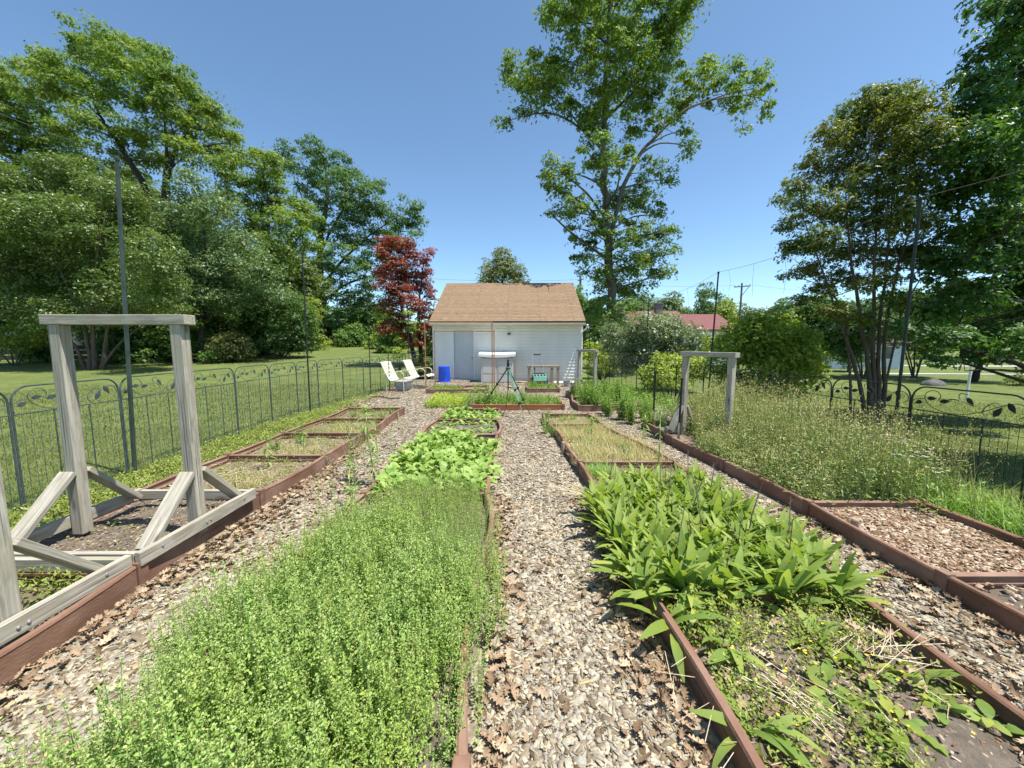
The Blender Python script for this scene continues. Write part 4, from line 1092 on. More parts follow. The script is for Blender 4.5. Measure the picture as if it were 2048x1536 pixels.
# right side
tree('crape_myrtle_tree', 'many-stemmed tree with bronze-tipped leaves behind the right fence', 7.9,
 [[(1740,850,.045),(1725,800,.04),(1706,720,.035),(1672,620,.022),(1630,500,.013),(1600,420,.006)],
  [(1746,850,.05),(1738,760,.045),(1722,640,.034),(1700,500,.02),(1690,360,.008)],
  [(1752,850,.05),(1748,760,.045),(1746,640,.034),(1752,480,.02),(1755,300,.008)],
  [(1758,850,.045),(1757,760,.04),(1760,640,.03),(1778,480,.02),(1790,300,.006)],
  [(1766,850,.045),(1770,770,.04),(1768,690,.032),(1790,560,.022),(1830,420,.012),(1850,300,.005)],
  [(1720,700,.022),(1690,640,.018),(1640,570,.012),(1590,520,.005)],[(1768,700,.02),(1800,640,.016),(1840,560,.01)]],
 [(1780,195,36,20),(1702,232,24,22),(1760,228,38,26),(1822,232,38,30),(1660,272,24,22),(1722,282,38,30),(1792,290,42,34),(1850,280,38,36),(1628,332,24,20),(1690,350,38,30),(1760,360,42,36),(1830,362,42,36),(1590,370,18,13),(1612,410,28,22),(1562,402,13,8),(1672,422,38,26),(1742,430,42,30),(1812,440,42,32),(1582,452,20,14),(1602,490,28,18),(1640,482,34,22),(1700,500,42,26),(1780,512,38,26),(1572,510,15,10),(1622,540,28,13),(1680,560,36,16),(1752,570,32,16),(1640,585,20,12),(1600,602,18,9),(1662,622,30,12),(1720,640,30,10),(1582,555,15,7),(1840,510,30,26),(1806,205,24,20),(1735,190,12,10),(1800,600,28,14)],
 'crape_leaf', 'bark_smooth', leaf=.058, layers=3.9, clump=.17, spread=.8, seed=13, per=22, shell=.25, twig=3, flat=.8, tmpl=SPRAY)
tree('cherry_tree', 'dark glossy tree reaching in from the right edge of the photo', 7.6,
 [[(2150,900,.17),(2140,760,.15),(2125,600,.12),(2100,450,.09),(2080,300,.06),(2050,150,.02)],
  [(2142,770,.06),(2060,742,.05),(1980,715,.04),(1900,690,.03),(1830,655,.018),(1770,630,.006)],
  [(2130,640,.06),(2060,610,.045),(1980,590,.03),(1900,560,.012)],[(2115,540,.05),(2030,470,.035),(1950,420,.02),(1890,400,.006)],
  [(2140,800,.05),(2090,760,.04),(2000,740,.022),(1930,742,.008)],[(2085,330,.04),(2020,270,.025),(1950,230,.008)]],
 [(1990,22,34,18),(2040,10,40,28),(2002,92,38,24),(1932,135,12,9),(2032,132,40,28),(1962,162,30,16),(1912,165,12,10),(2042,192,34,30),(1982,212,40,28),(1922,232,28,24),(2042,262,40,38),(1962,292,48,38),(1902,312,30,28),(2032,352,50,38),(1942,372,48,38),(1884,400,22,28),(2012,442,58,38),(1922,462,48,32),(2042,522,50,38),(1952,542,58,32),(1884,530,32,32),(2022,602,58,32),(1932,612,48,30),(1864,622,38,20),(2002,662,58,22),(1902,682,48,16),(1824,662,28,12),(1972,712,48,14),(2062,692,40,36),(1864,722,28,10),(2090,300,50,80),(2090,480,50,80),(2090,140,40,60),(2090,620,50,60),(1955,15,14,8),(2080,40,40,50),(1985,480,50,40),(1985,330,50,40),(1900,590,30,20),(2060,420,50,50),(2230,260,110,100,-3.1),(2330,60,120,110,-3.2),(2380,380,120,110,-3.1),(2260,480,100,90,-2.9),(2480,200,120,120,-3.2),(2450,560,110,90,-3.2),(2250,620,80,50,-2.6)],
 'cherry_leaf', 'bark_dark', leaf=.10, layers=3.6, clump=.26, spread=1.0, seed=14, per=18, shell=.2, twig=3, tmpl=SPRAY, up=.45, flat=.75)
tree('yard_tree', 'small leaning tree on the right lawn beyond the dark branches', 19,
 [[(1948,768,.14),(1958,735,.11),(1968,700,.09),(1975,650,.05)]],
 [(1970,640,40,30),(1920,660,36,24),(2010,650,40,30),(1960,600,50,30),(1890,640,28,20),(2040,620,40,40),(1900,600,40,30),(1985,690,30,12),(2020,700,30,14),(1935,690,24,12)],
 'mid_leaf', 'bark_dark', leaf=.14, layers=2.6, clump=.4, spread=1.2, seed=15, per=22)

def shrub(name, label, d, blobs, mat, leaf=.10, layers=3.2, clump=.28, seed=1, spread=.5, base=None, group=None, per=24, cat_='shrub', **kw):
    cx = np.mean([b[0] for b in blobs]); P = at(cx, 720, d); z = float(gz(P[0], P[1]))
    # the ground below it, as seen
    k = d/F; by = 688 + (CAMZ - z)/k*1.0
    stems = []
    for j, b in enumerate(blobs[:5]):
        stems.append([(cx + (j-2)*.8, by, .025*d/14), ((cx+b[0])/2, (by+b[1])/2, .016*d/14), (b[0], b[1], .006*d/14)])
    return tree(name, label, d, stems, blobs, mat, 'bark', leaf, layers, clump, spread, seed, group, cat_, per, twig=1, **kw)

shrub('silvery_shrub', 'large grey-green shrub standing right of the tall oak', 14.5, [(1242,690,36,30),(1300,662,44,26),(1360,680,40,28),(1398,700,22,20),(1262,722,40,26),(1340,720,52,26),(1222,665,16,16),(1275,650,22,16),(1330,650,26,16),(1300,700,40,26)], 'silver_leaf', .085, 3.4, .3, 21, .7)
shrub('yellow_green_shrub', 'dense yellow-green shrub as tall as the right wooden frame, behind the fence', 9.4, [(1482,680,42,30),(1540,668,44,30),(1590,702,38,34),(1450,722,30,34),(1522,732,52,38),(1590,750,42,28),(1472,770,34,18),(1560,650,24,16),(1500,648,24,14),(1540,785,50,18),(1618,730,22,26),(1440,690,18,18),(1515,690,46,40),(1570,720,40,40)], 'dome_leaf', .075, 3.8, .26, 22, .45)
shrub('low_lime_shrub', 'low light-green shrub left of the right wooden frame', 11, [(1330,730,30,18),(1370,745,30,18),(1302,745,20,15),(1345,760,34,15),(1395,735,20,20),(1310,770,20,10)], 'lime_leaf', .07, 3.2, .2, 23, .4)
shrub('lime_bush', 'bright yellow-green bush just past the right corner of the building', 17, [(1205,715,24,16),(1180,705,14,14),(1230,730,20,14),(1195,735,20,12)], 'lime_leaf', .10, 3, .25, 24, .4)
shrub('pine_bush', 'rounded brownish-green pine bush on the left lawn', 22.5, [(462,695,32,22),(440,708,20,14),(488,705,18,16),(470,680,18,12)], 'pine_leaf', .10, 3.6, .25, 25, .4)
shrub('dark_shrub', 'dark shrub behind the right post of the big wooden frame', 23, [(330,682,38,26),(372,662,34,34),(350,705,40,14),(395,690,20,26),(300,705,24,14)], 'mid_leaf', .13, 3.2, .35, 26, .7)
shrub('tall_dark_shrub', 'tall dark shrub between the pine bush and the blue-green oak', 25, [(540,632,36,40),(588,640,36,40),(560,688,34,18),(605,680,20,22),(525,690,24,16),(560,600,30,24)], 'dark_leaf', .15, 3.2, .4, 27, .8)
shrub('yellow_shrub', 'small yellowish shrub at the foot of the blue-green oak', 36, [(652,692,12,8),(668,696,10,6),(640,697,8,5)], 'lime_leaf', .2, 3, .4, 28, .4)
shrub('lawn_edge_shrub', 'mid-green shrub right of the blue-green oak trunk', 37, [(690,678,24,16),(715,672,22,18),(735,685,18,12),(700,692,24,8)], 'mid_leaf', .2, 3, .5, 29, .8)
shrub('leafy_shrub', 'green shrub between the oak trunk and the red tree', 34, [(762,668,20,20),(785,680,20,14),(745,690,14,8),(800,675,16,18)], 'shrub_leaf', .2, 3, .45, 30, .8)
shrub('golden_mound', 'tiny bright yellow-green mound behind the far end of the left fence', 18, [(800,706,11,7),(806,712,8,5),(793,713,7,5)], 'lime_leaf', .07, 3.4, .14, 31, .2)
shrub('fence_corner_shrub', 'olive shrub at the left corner of the building behind the chairs', 15.5, [(848,740,12,14),(838,755,10,10),(856,760,9,12),(842,722,9,9)], 'pine_leaf', .07, 3.4, .14, 32, .2)
shrub('low_dark_shrub', 'low dark shrub between the lawn and the leaning tree', 21.5, [(420,712,16,10),(270,712,26,14),(300,725,24,8)], 'mid_leaf', .11, 3.2, .25, 33, .5)
shrub('light_weedy_shrub', 'bright green leafy shrub in front of the old dark fence at far left', 20, [(15,668,24,16),(45,690,30,14),(70,672,16,12),(-15,690,24,18)], 'shrub_leaf', .13, 2.8, .3, 34, .5)
shrub('berry_shrub', 'rusty tinged shrub at the right edge of the far lawn', 17, [(2035,768,16,12),(2025,785,12,9),(2045,755,12,10)], 'crape_leaf', .08, 2.8, .2, 35, .3)

# one distant tree, copied along the skyline
def far_tree(label, px, py_top, d, w, seed, mat='far_leaf', group='distant trees on the skyline', name='distant_tree'):
    P = at(px, 700, d); z = float(gz(P[0], P[1])); k = d/F
    h = CAMZ + (688-py_top)*k - z; by = 688 + (CAMZ - z)/k
    rg = random.Random(seed); bl = []
    hp = by - py_top
    for j in range(11):
        t = rg.uniform(.22,.98); rw = w*(.28+.22*math.sin(math.pi*min(1,t)))
        bl.append((px + rg.uniform(-1,1)*w*.55*math.sin(math.pi*min(.95,t*.85+.1)), by - hp*t*.9, rw, hp*.12+w*.06))
    bl.append((px, py_top+hp*.1, w*.28, hp*.10))
    return tree(name, label, d, [[(px,max(by,645),.2*d/40),(px+1,by-hp*.4,.13*d/40),(px,py_top+hp*.2,.03)]], bl, mat, 'bark', .26*d/45, 2.6, .6*d/45, 1.5*d/40, seed, group, per=18, twig=1)
FT = [far_tree('distant tree just right of the oak trunk above the red roof', 1295, 592, 62, 44, 41),
      far_tree('distant tree with a bluish crown behind the chimney', 1345, 588, 70, 46, 42),
      far_tree('tallest distant tree, right of the chimney', 1412, 572, 66, 58, 43, 'blue_oak_leaf'),
      far_tree('distant yellowish tree beside the utility pole', 1455, 606, 58, 46, 44, 'shrub_leaf'),
      far_tree('pointed tree behind the right end of the building roof', 1150, 572, 34, 36, 45, 'mid_leaf'),
      far_tree('grey-green tree between the building and the tall oak', 1190, 600, 32, 50, 46, 'mid_leaf')]

for k, (px, top, d, w, lb) in enumerate(((40,420,35,120,'woodland tree filling the far left behind the brownish bush tree'),(150,360,36,120,'woodland tree behind the net pole on the left'),(270,350,35,110,'woodland tree behind the forked trunk'),(385,430,33,100,'woodland tree behind the pale leaved tree'),(470,470,34,100,'woodland tree between the pale leaved and golden trees'),(575,480,36,90,'woodland tree behind the golden tree'),(-60,400,33,120,'woodland tree at the very left edge'))):
    far_tree(lb, px, top, d, w, 60+k, ('mid_leaf','oak_leaf','olive_leaf')[k%3], 'woodland trees behind the left lawn', 'woodland_tree')
def under(label, cx, top, d, w, mat, seed, leaf=.15, lo=.12):
    rg = random.Random(seed); P = at(cx, 720, d); z = float(gz(P[0], P[1])); by = 688+(CAMZ-z)*F/d
    bl = [(cx+rg.uniform(-.5,.5)*w, by-(by-top)*rg.uniform(lo,.85), w*rg.uniform(.2,.34), (by-top)*rg.uniform(.16,.26)) for _ in range(9)]
    shrub('understory_shrub', label, d, bl, mat, leaf, 3.0, .4, seed, .8, group='understory shrubs along the left lawn')
under('dark understory shrub left of the brownish bush stems', 110, 640, 22.5, 90, 'mid_leaf', 71)
under('dark green shrub behind the left post of the big frame', 235, 640, 22, 80, 'dark_leaf', 72)
under('tall green shrub between the frame posts', 300, 600, 24, 90, 'mid_leaf', 73)
under('olive shrub right of the right frame post', 420, 600, 25, 80, 'olive_leaf', 74)
under('dark shrub behind the pine bush', 485, 590, 26, 80, 'dark_leaf', 75)
under('bright green shrub in front of the blue-green oak trunk', 612, 600, 31, 60, 'shrub_leaf', 76, .18)
under('dark mass of shrub at the far left edge', -20, 600, 24, 110, 'dark_leaf', 77)
under('mid-green shrub left of the red tree', 740, 610, 40, 70, 'mid_leaf', 78, .24)
under('green shrub under the red tree', 800, 630, 30, 70, 'oak_leaf', 79, .2)
under('dark green bush under the left side of the bronze tree', 1640, 600, 24, 90, 'mid_leaf', 81, lo=.45)
under('dark green bush behind the stems of the bronze tree', 1735, 600, 21, 100, 'dark_leaf', 82, lo=.45)
under('dark green bush between the bronze tree and the leaning yard tree', 1830, 590, 22, 100, 'mid_leaf', 83, lo=.45)
under('green bush right of the yellow-green shrub', 1690, 640, 27, 60, 'oak_leaf', 84)
under('shrub closing the gap left of the oak trunk on the far lawn', 650, 630, 46, 70, 'mid_leaf', 85, .26)
under('small shrub in the gap between the red tree and the building', 862, 650, 27, 26, 'mid_leaf', 87, .16)
under('shrub between the far lawn and the red tree', 700, 635, 48, 70, 'dark_leaf', 86, .26)
spots = [(1540,606,80,60,1,1.0,'distant tree, low, right of the utility pole'),(1575,602,75,50,2,1.1,'distant tree behind the left tips of the bronze tree'),(1625,600,60,50,0,1.0,'distant tree seen through the left side of the bronze tree'),
 (1690,610,55,60,3,1.1,'distant tree behind the stems of the bronze tree'),(1770,615,58,60,1,1.2,'distant tree behind the right stems of the bronze tree'),(1850,600,55,60,2,1.2,'distant tree behind the dark branches'),(1930,590,60,60,0,1.4,'distant tree behind the far lawn on the right'),(2020,590,58,60,3,1.4,'distant tree at the right edge behind the dark tree'),
 (1500,612,85,50,0,1.1,'distant tree just right of the red roofed house'),(1250,600,75,50,1,1.2,'distant tree behind the foot of the tall oak'),
 (880,620,62,50,1,1.3,'distant tree left of the building roof'),(840,640,58,50,0,1.0,'distant tree behind the red leaved tree'),(780,615,60,50,4,1.2,'distant tree behind the left of the red leaved tree'),(720,590,64,60,2,1.5,'distant tree seen through the blue-green oak'),(640,600,66,60,5,1.4,'distant tree behind the blue-green oak trunk'),
 (560,590,60,60,4,1.5,'distant tree behind the golden rounded tree'),(480,560,58,60,5,1.6,'distant tree behind the pale leaved tree'),(400,560,56,60,2,1.6,'distant tree behind the leaning trunk'),(300,540,55,60,4,1.6,'distant tree behind the fork of the leaning tree'),(200,520,52,60,5,1.7,'distant tree behind the brownish bush tree'),(100,500,50,60,1,1.7,'distant tree behind the far left trees'),(10,520,50,60,4,1.7,'distant tree at the left edge behind the dark one'),(-80,500,50,60,5,1.7,'distant tree outside the old fence at far left'),
 (1110,600,60,50,3,1.2,'distant tree hidden by the ridge of the building')]
for (px, py, d, w, src, s, lab) in spots:
    o = copy_tree(FT[src]); P = at(px, 700, d); z = float(gz(P[0], P[1]))
    o.location = (P[0], P[1], z); o.rotation_euler = (0, 0, random.random()*6.28)
    src_d = [62,70,66,58,34,32][src]; h_src = [592,588,572,606,572,600][src]
    hs = CAMZ + (688-h_src)*src_d/F - float(gz(FT[src].location.x, FT[src].location.y)); ht = CAMZ + (688-py)*d/F - z
    k = ht/hs; o.scale = (k*s*1.05, k*s*1.05, k); o['label'] = lab
# ------------------------------------------------------------------ loose stuff on the ground
def in_beds(x, y):
    m = np.zeros(x.shape, bool)
    for (a, b, c, d) in BEDS: m |= (x > a) & (x < b) & (y > c) & (y < d)
    return m
def scatter(n, x0, x1, y0, y1, rg): return rg.uniform(x0, x1, n), rg.uniform(y0, y1, n)
def in_view(x, y, pad=.25):
    return (np.abs(x) < y*1.40 + pad + .2)

BOX = (np.array([(-.5,-.5,-.5),(.5,-.42,-.5),(.46,.5,-.5),(-.42,.46,-.5),(-.42,-.5,.5),(.46,-.4,.5),(.4,.5,.5),(-.5,.42,.5)]),
       [(4,5,6,7),(0,1,5,4),(1,2,6,5),(2,3,7,6),(3,0,4,7)])
FLAT = (np.array([(-.5,-.42,0),(.42,-.5,0),(.5,.4,.1),(-.4,.5,.06)]), [(0,1,2,3)])
rg = np.random.default_rng(101)
def chips(name, label, regions, mat, zf, seed):
    rg = np.random.default_rng(seed); cl = Cloud()
    for (x0,x1,y0,y1,dens,big) in regions:
        n = int((x1-x0)*(y1-y0)*dens); x, y = scatter(n, x0,x1,y0,y1, rg)
        k = in_view(x, y)
        if zf is chip_h: k &= ~in_beds(x, y)
        if zf is chip_h:
            le = np.interp(y, Yv, left_edge(Yv)); re = np.interp(y, Yv, right_edge(Yv)); k &= (x > le) & (x < re)
        x, y = x[k], y[k]; n = len(x)
        l = rg.gamma(4,.0052,n)*big+.006; lg = rg.uniform(0,1,n) < .45; l = np.where(lg, l*1.5, l); w = l*np.where(lg, rg.uniform(.14,.3,n), rg.uniform(.35,.75,n)); h = np.minimum(rg.uniform(.002,.005,n)*big, .007)
        z = zf(x, y) + rg.uniform(-.002,.014,n)
        rot = rot_ypr(rg.uniform(0,6.28,n), rg.normal(0,.15,n), rg.normal(0,.16,n))
        T = BOX if y0 < 5 else FLAT
        cl.put(T[0], T[1], np.stack([x,y,z],-1), rot, np.stack([w,l,h if y0 < 5 else w],-1))
    return tag(cl.build(name, M[mat]), label, 'wood chips', kind='stuff')
chips('wood_chips', 'pale weathered wood chips covering the paths between the beds',
      [(-2.6,.95,.8,2.2,10000,1.0),(-2.6,.95,2.2,3.6,6500,1.05),(-2.6,.95,3.6,5,3600,1.1),(1.8,3.0,.8,3.6,4600,1.05),(1.6,2.8,3.6,5,2600,1.15),(-4,3.9,5.0,8.5,1700,1.1),(-4.4,3.9,8.5,15.2,700,1.4)], 'chips', chip_h, 102)
chips('bark_chips', 'brownish bark chips filling the bed at the right',
      [(2.68,3.66,2.2,3.28,5200,.95),(2.68,3.66,.9,2.2,700,.95)], 'chips_brown', lambda x, y: .085 + 0*x, 103)
chips('soil_chips', 'sparse chips and crumbs strewn over the bare soil of the beds',
      [(-3.5,-2.4,2.3,3.45,900,.5),(.85,1.95,.85,2.05,1100,.55),(-3.55,-2.4,3.5,8.2,160,.9),(.8,1.9,4.5,6.5,160,.9)], 'chips_brown', lambda x, y: .082 + 0*x, 104)

# oak leaves
half = [(.0,-.5),(.05,-.40),(.16,-.34),(.08,-.22),(.26,-.12),(.12,-.02),(.30,.14),(.12,.20),(.20,.36),(.06,.38),(.0,.5)]
LV = []; LF = []
for (x, y) in half: LV.append((x, y, .10*x + .20*y*y))
for (x, y) in half[1:-1]: LV.append((-x, y, .35*x + .20*y*y))
nh = len(half)
for k in range(1, nh-1):
    pass
# midrib vertices so that each lobe is a small face
MR = []
for k in range(nh):
    MR.append(len(LV)); LV.append((0, half[k][1], .20*half[k][1]**2 - .02))
def li(k): return 0 if k == 0 else (nh-1 if k == nh-1 else nh+k-1)
for k in range(nh-1):
    LF.append((MR[k], k, k+1, MR[k+1])); LF.append((MR[k], MR[k+1], li(k+1), li(k)))
OAKLEAF = (np.array(LV)*np.array([1.05,1,1.4]), LF)
def leaves_along(cl, pts, n, width, rg, size=.066, zf=chip_h, pile=.03):
    P = np.array(pts); seg = np.linalg.norm(np.diff(P,axis=0),axis=1); c = np.concatenate([[0],np.cumsum(seg)])
    s = rg.uniform(0,c[-1],n); x = np.interp(s,c,P[:,0]); y = np.interp(s,c,P[:,1])
    d = np.abs(rg.normal(0,1,n))*abs(width)*np.sign(width); x = x+d; y = y + rg.normal(0,.05,n)
    k = in_view(x,y) & ~in_beds(x,y) if zf is chip_h else np.ones(n,bool)
    x, y = x[k], y[k]; n = len(x)
    z = zf(x,y)+.012+rg.uniform(0,pile,n)
    rot = rot_ypr(rg.uniform(0,6.28,n), rg.normal(0,.35,n), rg.normal(0,.45,n))
    sc = size*rg.uniform(.55,1.25,n)
    cl.put(OAKLEAF[0], OAKLEAF[1], np.stack([x,y,z],-1), rot, np.stack([sc,sc,sc*rg.uniform(.3,2.6,n)],-1))
cl = Cloud(); rg = np.random.default_rng(105)
leaves_along(cl, [(-2.33,1.0),(-2.31,5.5)], 750, .13, rg)
leaves_along(cl, [(-2.30,2.3),(-2.2,4.4)], 260, .35, rg)
leaves_along(cl, [(.76,.9),(.77,3.6)], 400, -.09, rg)
leaves_along(cl, [(.62,.95),(.70,2.4)], 110, -.12, rg)
leaves_along(cl, [(-.12,.95),(-.14,2.0)], 130, .12, rg)
leaves_along(cl, [(-.15,2.0),(-.18,3.6)], 260, .10, rg)
leaves_along(cl, [(2.02,1.2),(2.0,4.0)], 220, .18, rg)
leaves_along(cl, [(2.62,1.2),(2.62,3.5)], 170, -.10, rg)
leaves_along(cl, [(-3.65,2.0),(-3.62,8.2)], 420, -.22, rg, zf=lambda x, y: gz(x,y)+.01)
leaves_along(cl, [(-4.1,8.5),(-4.0,12)], 260, .3, rg, zf=lambda x, y: gz(x,y)+.02)
x, y = scatter(170, -2.4, 1, 1, 8, rg); k = ~in_beds(x,y); x, y = x[k], y[k]
cl.put(OAKLEAF[0], OAKLEAF[1], np.stack([x,y,chip_h(x,y)+.02],-1), rot_ypr(rg.uniform(0,6.28,len(x)),rg.normal(0,.3,len(x)),rg.normal(0,.4,len(x))), .07*rg.uniform(.5,1.2,len(x)))
x, y = scatter(70, .9, 1.9, .9, 2.0, rg)
cl.put(OAKLEAF[0], OAKLEAF[1], np.stack([x,y,.11+0*x],-1), rot_ypr(rg.uniform(0,6.28,70),rg.normal(0,.3,70),rg.normal(0,.4,70)), .085*rg.uniform(.6,1.2,70))
tag(cl.build('fallen_leaves', M['litter']), 'dry brown oak leaves drifted against the bed boards', 'fallen leaves', kind='stuff')

# lawn blades
BL = (np.array([(-.5,0,0),(.5,0,0),(.28,.10,.55),(-.28,.10,.55),(0,.32,1)]), [(0,1,2,3),(3,2,4)])
cl = Cloud(); rg = np.random.default_rng(106)
for (x0,x1,y0,y1,dens,h) in ((-9,-3.75,2.2,7,1500,.055),(-16,-4,7,14,380,.065),(3.9,8.5,2.0,7,1500,.06),(4.0,14,7,14,330,.07)):
    n = int((x1-x0)*(y1-y0)*dens); x, y = scatter(n,x0,x1,y0,y1,rg); k = in_view(x,y); x, y = x[k], y[k]; n = len(x)
    hh = h*rg.uniform(.4,1.25,n)
    cl.put(BL[0], BL[1], np.stack([x,y,gz(x,y)-.004],-1), rot_ypr(rg.uniform(0,6.28,n),rg.normal(-.2,.3,n),rg.normal(0,.2,n)), np.stack([rg.uniform(.005,.010,n)*(1 if y0<5 else 1.8),hh,hh],-1))
tag(cl.build('lawn_blades', M['blade']), 'short mown grass of the lawns beyond the fences', 'grass', kind='stuff')

# ------------------------------------------------------------------ plants
def tuft_cloud(cl, x, y, z, L, W, n_each, rg, arch=.5, spread=.35, mi=0, templ=None, tilt=(.2,.5)):
    """upright leaf blades leaning out of each point"""
    N = len(x)
    idx = np.repeat(np.arange(N), n_each); m = len(idx)
    yaw = rg.uniform(0,6.28,m); p = R(90) - rg.uniform(tilt[0],tilt[1],m)
    pos = np.stack([x[idx]+rg.normal(0,spread,m), y[idx]+rg.normal(0,spread,m), z[idx]],-1)
    T = templ or TBL
    cl.put(T[0], T[1], pos, rot_ypr(yaw, p, rg.normal(0,.3,m)), np.stack([W*rg.uniform(.7,1.3,m), L*rg.uniform(.5,1.2,m), L*rg.uniform(.5,1.2,m)],-1), mi)
TBL = blade_mesh(1, 1, 3, .7, 0, grassy)
TL2 = (np.array([(0,0,0),(.5,.45,.12),(0,1,-.10),(-.5,.45,.12)]), [(0,1,2),(0,2,3)])
GRAIN = (np.array([(-.5,0,0),(.5,0,0),(0,.5,1)]), [(0,1,2)])

# flowering herb mass in the near middle bed
def herb_template(h, nodes, rg, dense=1.0):
    mb_l = Cloud()
    P = []; Rr = []; S = []
    for k in range(nodes):
        z = h*(.10+.66*k/(nodes-1)); a0 = (k%2)*1.57+rg.uniform(-.4,.4)
        L = .025*(1-.45*k/nodes)*dense
        for j in (0, math.pi):
            P.append((0,0,z)); Rr.append((a0+j, rg.uniform(.1,.6), rg.uniform(-.3,.3))); S.append((L*.62*rg.uniform(.8,1.2), L*rg.uniform(.8,1.2), L))
        if k > nodes*.35:
            for j in range(2):      # side shoot
                a1 = rg.uniform(0,6.28); r1 = rg.uniform(.012,.03)
                P.append((r1*math.sin(a1),r1*math.cos(a1),z+.012)); Rr.append((rg.uniform(0,6.28), rg.uniform(.3,1.0), 0)); S.append((.009*dense,.016*dense,.016*dense))
    Rr = np.array(Rr); mb_l.put(TL2[0], TL2[1], np.array(P), rot_ypr(Rr[:,0],Rr[:,1],Rr[:,2]), np.array(S), 0)
    n = 20; a = rg.uniform(0,6.28,n); tt = rg.uniform(0,1,n); z = h*(.66+.40*tt); rr = .013*(1-tt)*rg.uniform(.4,1,n)
    mb_l.put(TL2[0], TL2[1], np.stack([rr*np.cos(a), rr*np.sin(a), z],-1), rot_ypr(a-1.57, rg.uniform(.3,1.2,n), rg.normal(0,.4,n)), np.stack([.006+0*a,.013-.004*tt,.012+0*a],-1)*dense, 1)
    st = MB().tube([(0,0,0),(0,0,h*.95)], [.0018,.001], 3, cap=False); mb_l.raw(st, 2)
    return mb_l
def put_cloud(dst, src, pos, rot, scale):
    V = np.concatenate(src.V); L = np.concatenate(src.L); T = np.concatenate(src.T); Mi = np.concatenate(src.M)
    N = len(pos); k = len(V)
    VV = np.einsum('nij,kj->nki', rot, V)*np.asarray(scale)[:,None,None] + pos[:,None,:]
    dst.V.append(VV.reshape(-1,3)); dst.L.append((L[None]+(np.arange(N)*k)[:,None]+dst.n).ravel()); dst.T.append(np.tile(T,N)); dst.M.append(np.tile(Mi,N)); dst.n += N*k
rg = np.random.default_rng(110)
cl = Cloud(); temps = [herb_template(h, n, rg) for h, n in ((.34,8),(.42,9),(.28,7),(.38,8),(.33,8))]
fine = [herb_template(h, n, rg, .62) for h, n in ((.36,10),(.29,9),(.41,11))]
n = 6600; x, y = scatter(n, -1.95, -.02, .80, 3.5, rg)
lim_l = np.interp(y, [.8,1.3,2.0,2.8,3.5], [-1.60,-1.55,-1.52,-1.42,-1.28]) + .12*np.sin(y*6.2)+.06*np.sin(y*17)
lim_r = np.interp(y, [.8,1.2,1.5,2.0,2.6,3.5], [-.38,-.26,-.16,-.10,-.08,-.22]) + .03*np.sin(y*11)
edge = np.minimum(x-lim_l, lim_r-x)
k = (edge > -.10) & (rg.uniform(0,1,n) < sstep(-.10,.16,edge)*.9+.10*(edge>-.06)) & (rg.uniform(0,1,n) < np.where(y > 2.7, .75, 1)); x, y, edge = x[k], y[k], edge[k]
far = y > (2.45 + .25*np.sin(x*5)); n = len(x)
inb = (x > -1.42) & (x < -.17)
z = np.where(inb, .07, .012); sc = (.72 + .35*sstep(-.05,.35,edge))*rg.uniform(.60,1.14,n)*(1+.10*np.sin(x*7+y*3)*np.sin(y*8))*np.where(far,.86,1)
lean_x = np.where(edge < .12, np.where(x < -.8, -.35, .22), 0)
tid = rg.integers(0, 15, n)
for j in range(5):
    for fr, TT in ((False, temps[j]), (True, fine[j % 3])):
        q = (tid % 5 == j) & (far == fr); m = int(q.sum())
        if m: put_cloud(cl, TT, np.stack([x[q],y[q],z[q]],-1), rot_ypr(rg.uniform(0,6.28,m), rg.normal(0,.12,m), lean_x[q]*0+rg.normal(0,.14,m)), sc[q])
herb = cl.build('flowering_herb', [M['herb_leaf'], M['herb_tip'], M['stem']])
tag(herb, 'dense flowering oregano-like herb spilling over the near middle bed', 'herbs', kind='stuff')

# rosettes
def rosette(nl, L, W, shape, rg, arch=(.5,1.3), tilt=(.35,1.1), ruffle=0, seg=6, fold=.22, stem=None, jitter=.02):
    cl = Cloud()
    for k in range(nl):
        t = (k+.5)/nl
        l = L*rg.uniform(.65,1.15)
        v, f = blade_mesh(l, W*rg.uniform(.75,1.2)*l/L, seg, rg.uniform(*arch), fold, shape, ruffle, rg)
        yaw = k*2.4+rg.uniform(-.4,.4); pit = tilt[1]-(tilt[1]-tilt[0])*rg.uniform(0,1)
        r = rot_ypr(np.array([yaw]), np.array([pit]), np.array([rg.normal(0,.35)]))
        cl.put(v, f, np.array([[rg.normal(0,jitter), rg.normal(0,jitter), rg.uniform(0,.02)]]), r, 1.0)
    return cl
def family(name, label, cat_, group, makers, spots, mat, rg, zoff=0):
    """one mesh per maker; every plant an object of its own"""
    first = []
    for (x, y, z, s) in spots:
        j = int(rg.integers(0, len(makers)))
        while len(first) < len(makers): first.append(None)
        if first[j] is None:
            o = makers[j]().build(name, mat, smooth=False); tag(o, label, cat_, group); first[j] = o
        else:
            o = first[j].copy(); C.objects.link(o)
        o.location = (x, y, z+zoff); o.rotation_euler = (rg.normal(0,.05), rg.normal(0,.05), rg.uniform(0,6.28)); o.scale = (s, s, s*rg.uniform(.9,1.12))
    return first
rg = np.random.default_rng(120)
def poisson(x0,x1,y0,y1,n,md,rg, ok=None):
    P = []
    for _ in range(n*40):
        p = (rg.uniform(x0,x1), rg.uniform(y0,y1))
        if ok and not ok(*p): continue
        if all((p[0]-q[0])**2+(p[1]-q[1])**2 > md*md for q in P): P.append(p)
        if len(P) >= n: break
    return P
lmk = [lambda i=i: rosette(12+i, .285, .054, lance, np.random.default_rng(200+i), (.25,1.35), (.6,1.45), .002, 6, .25) for i in range(5)]
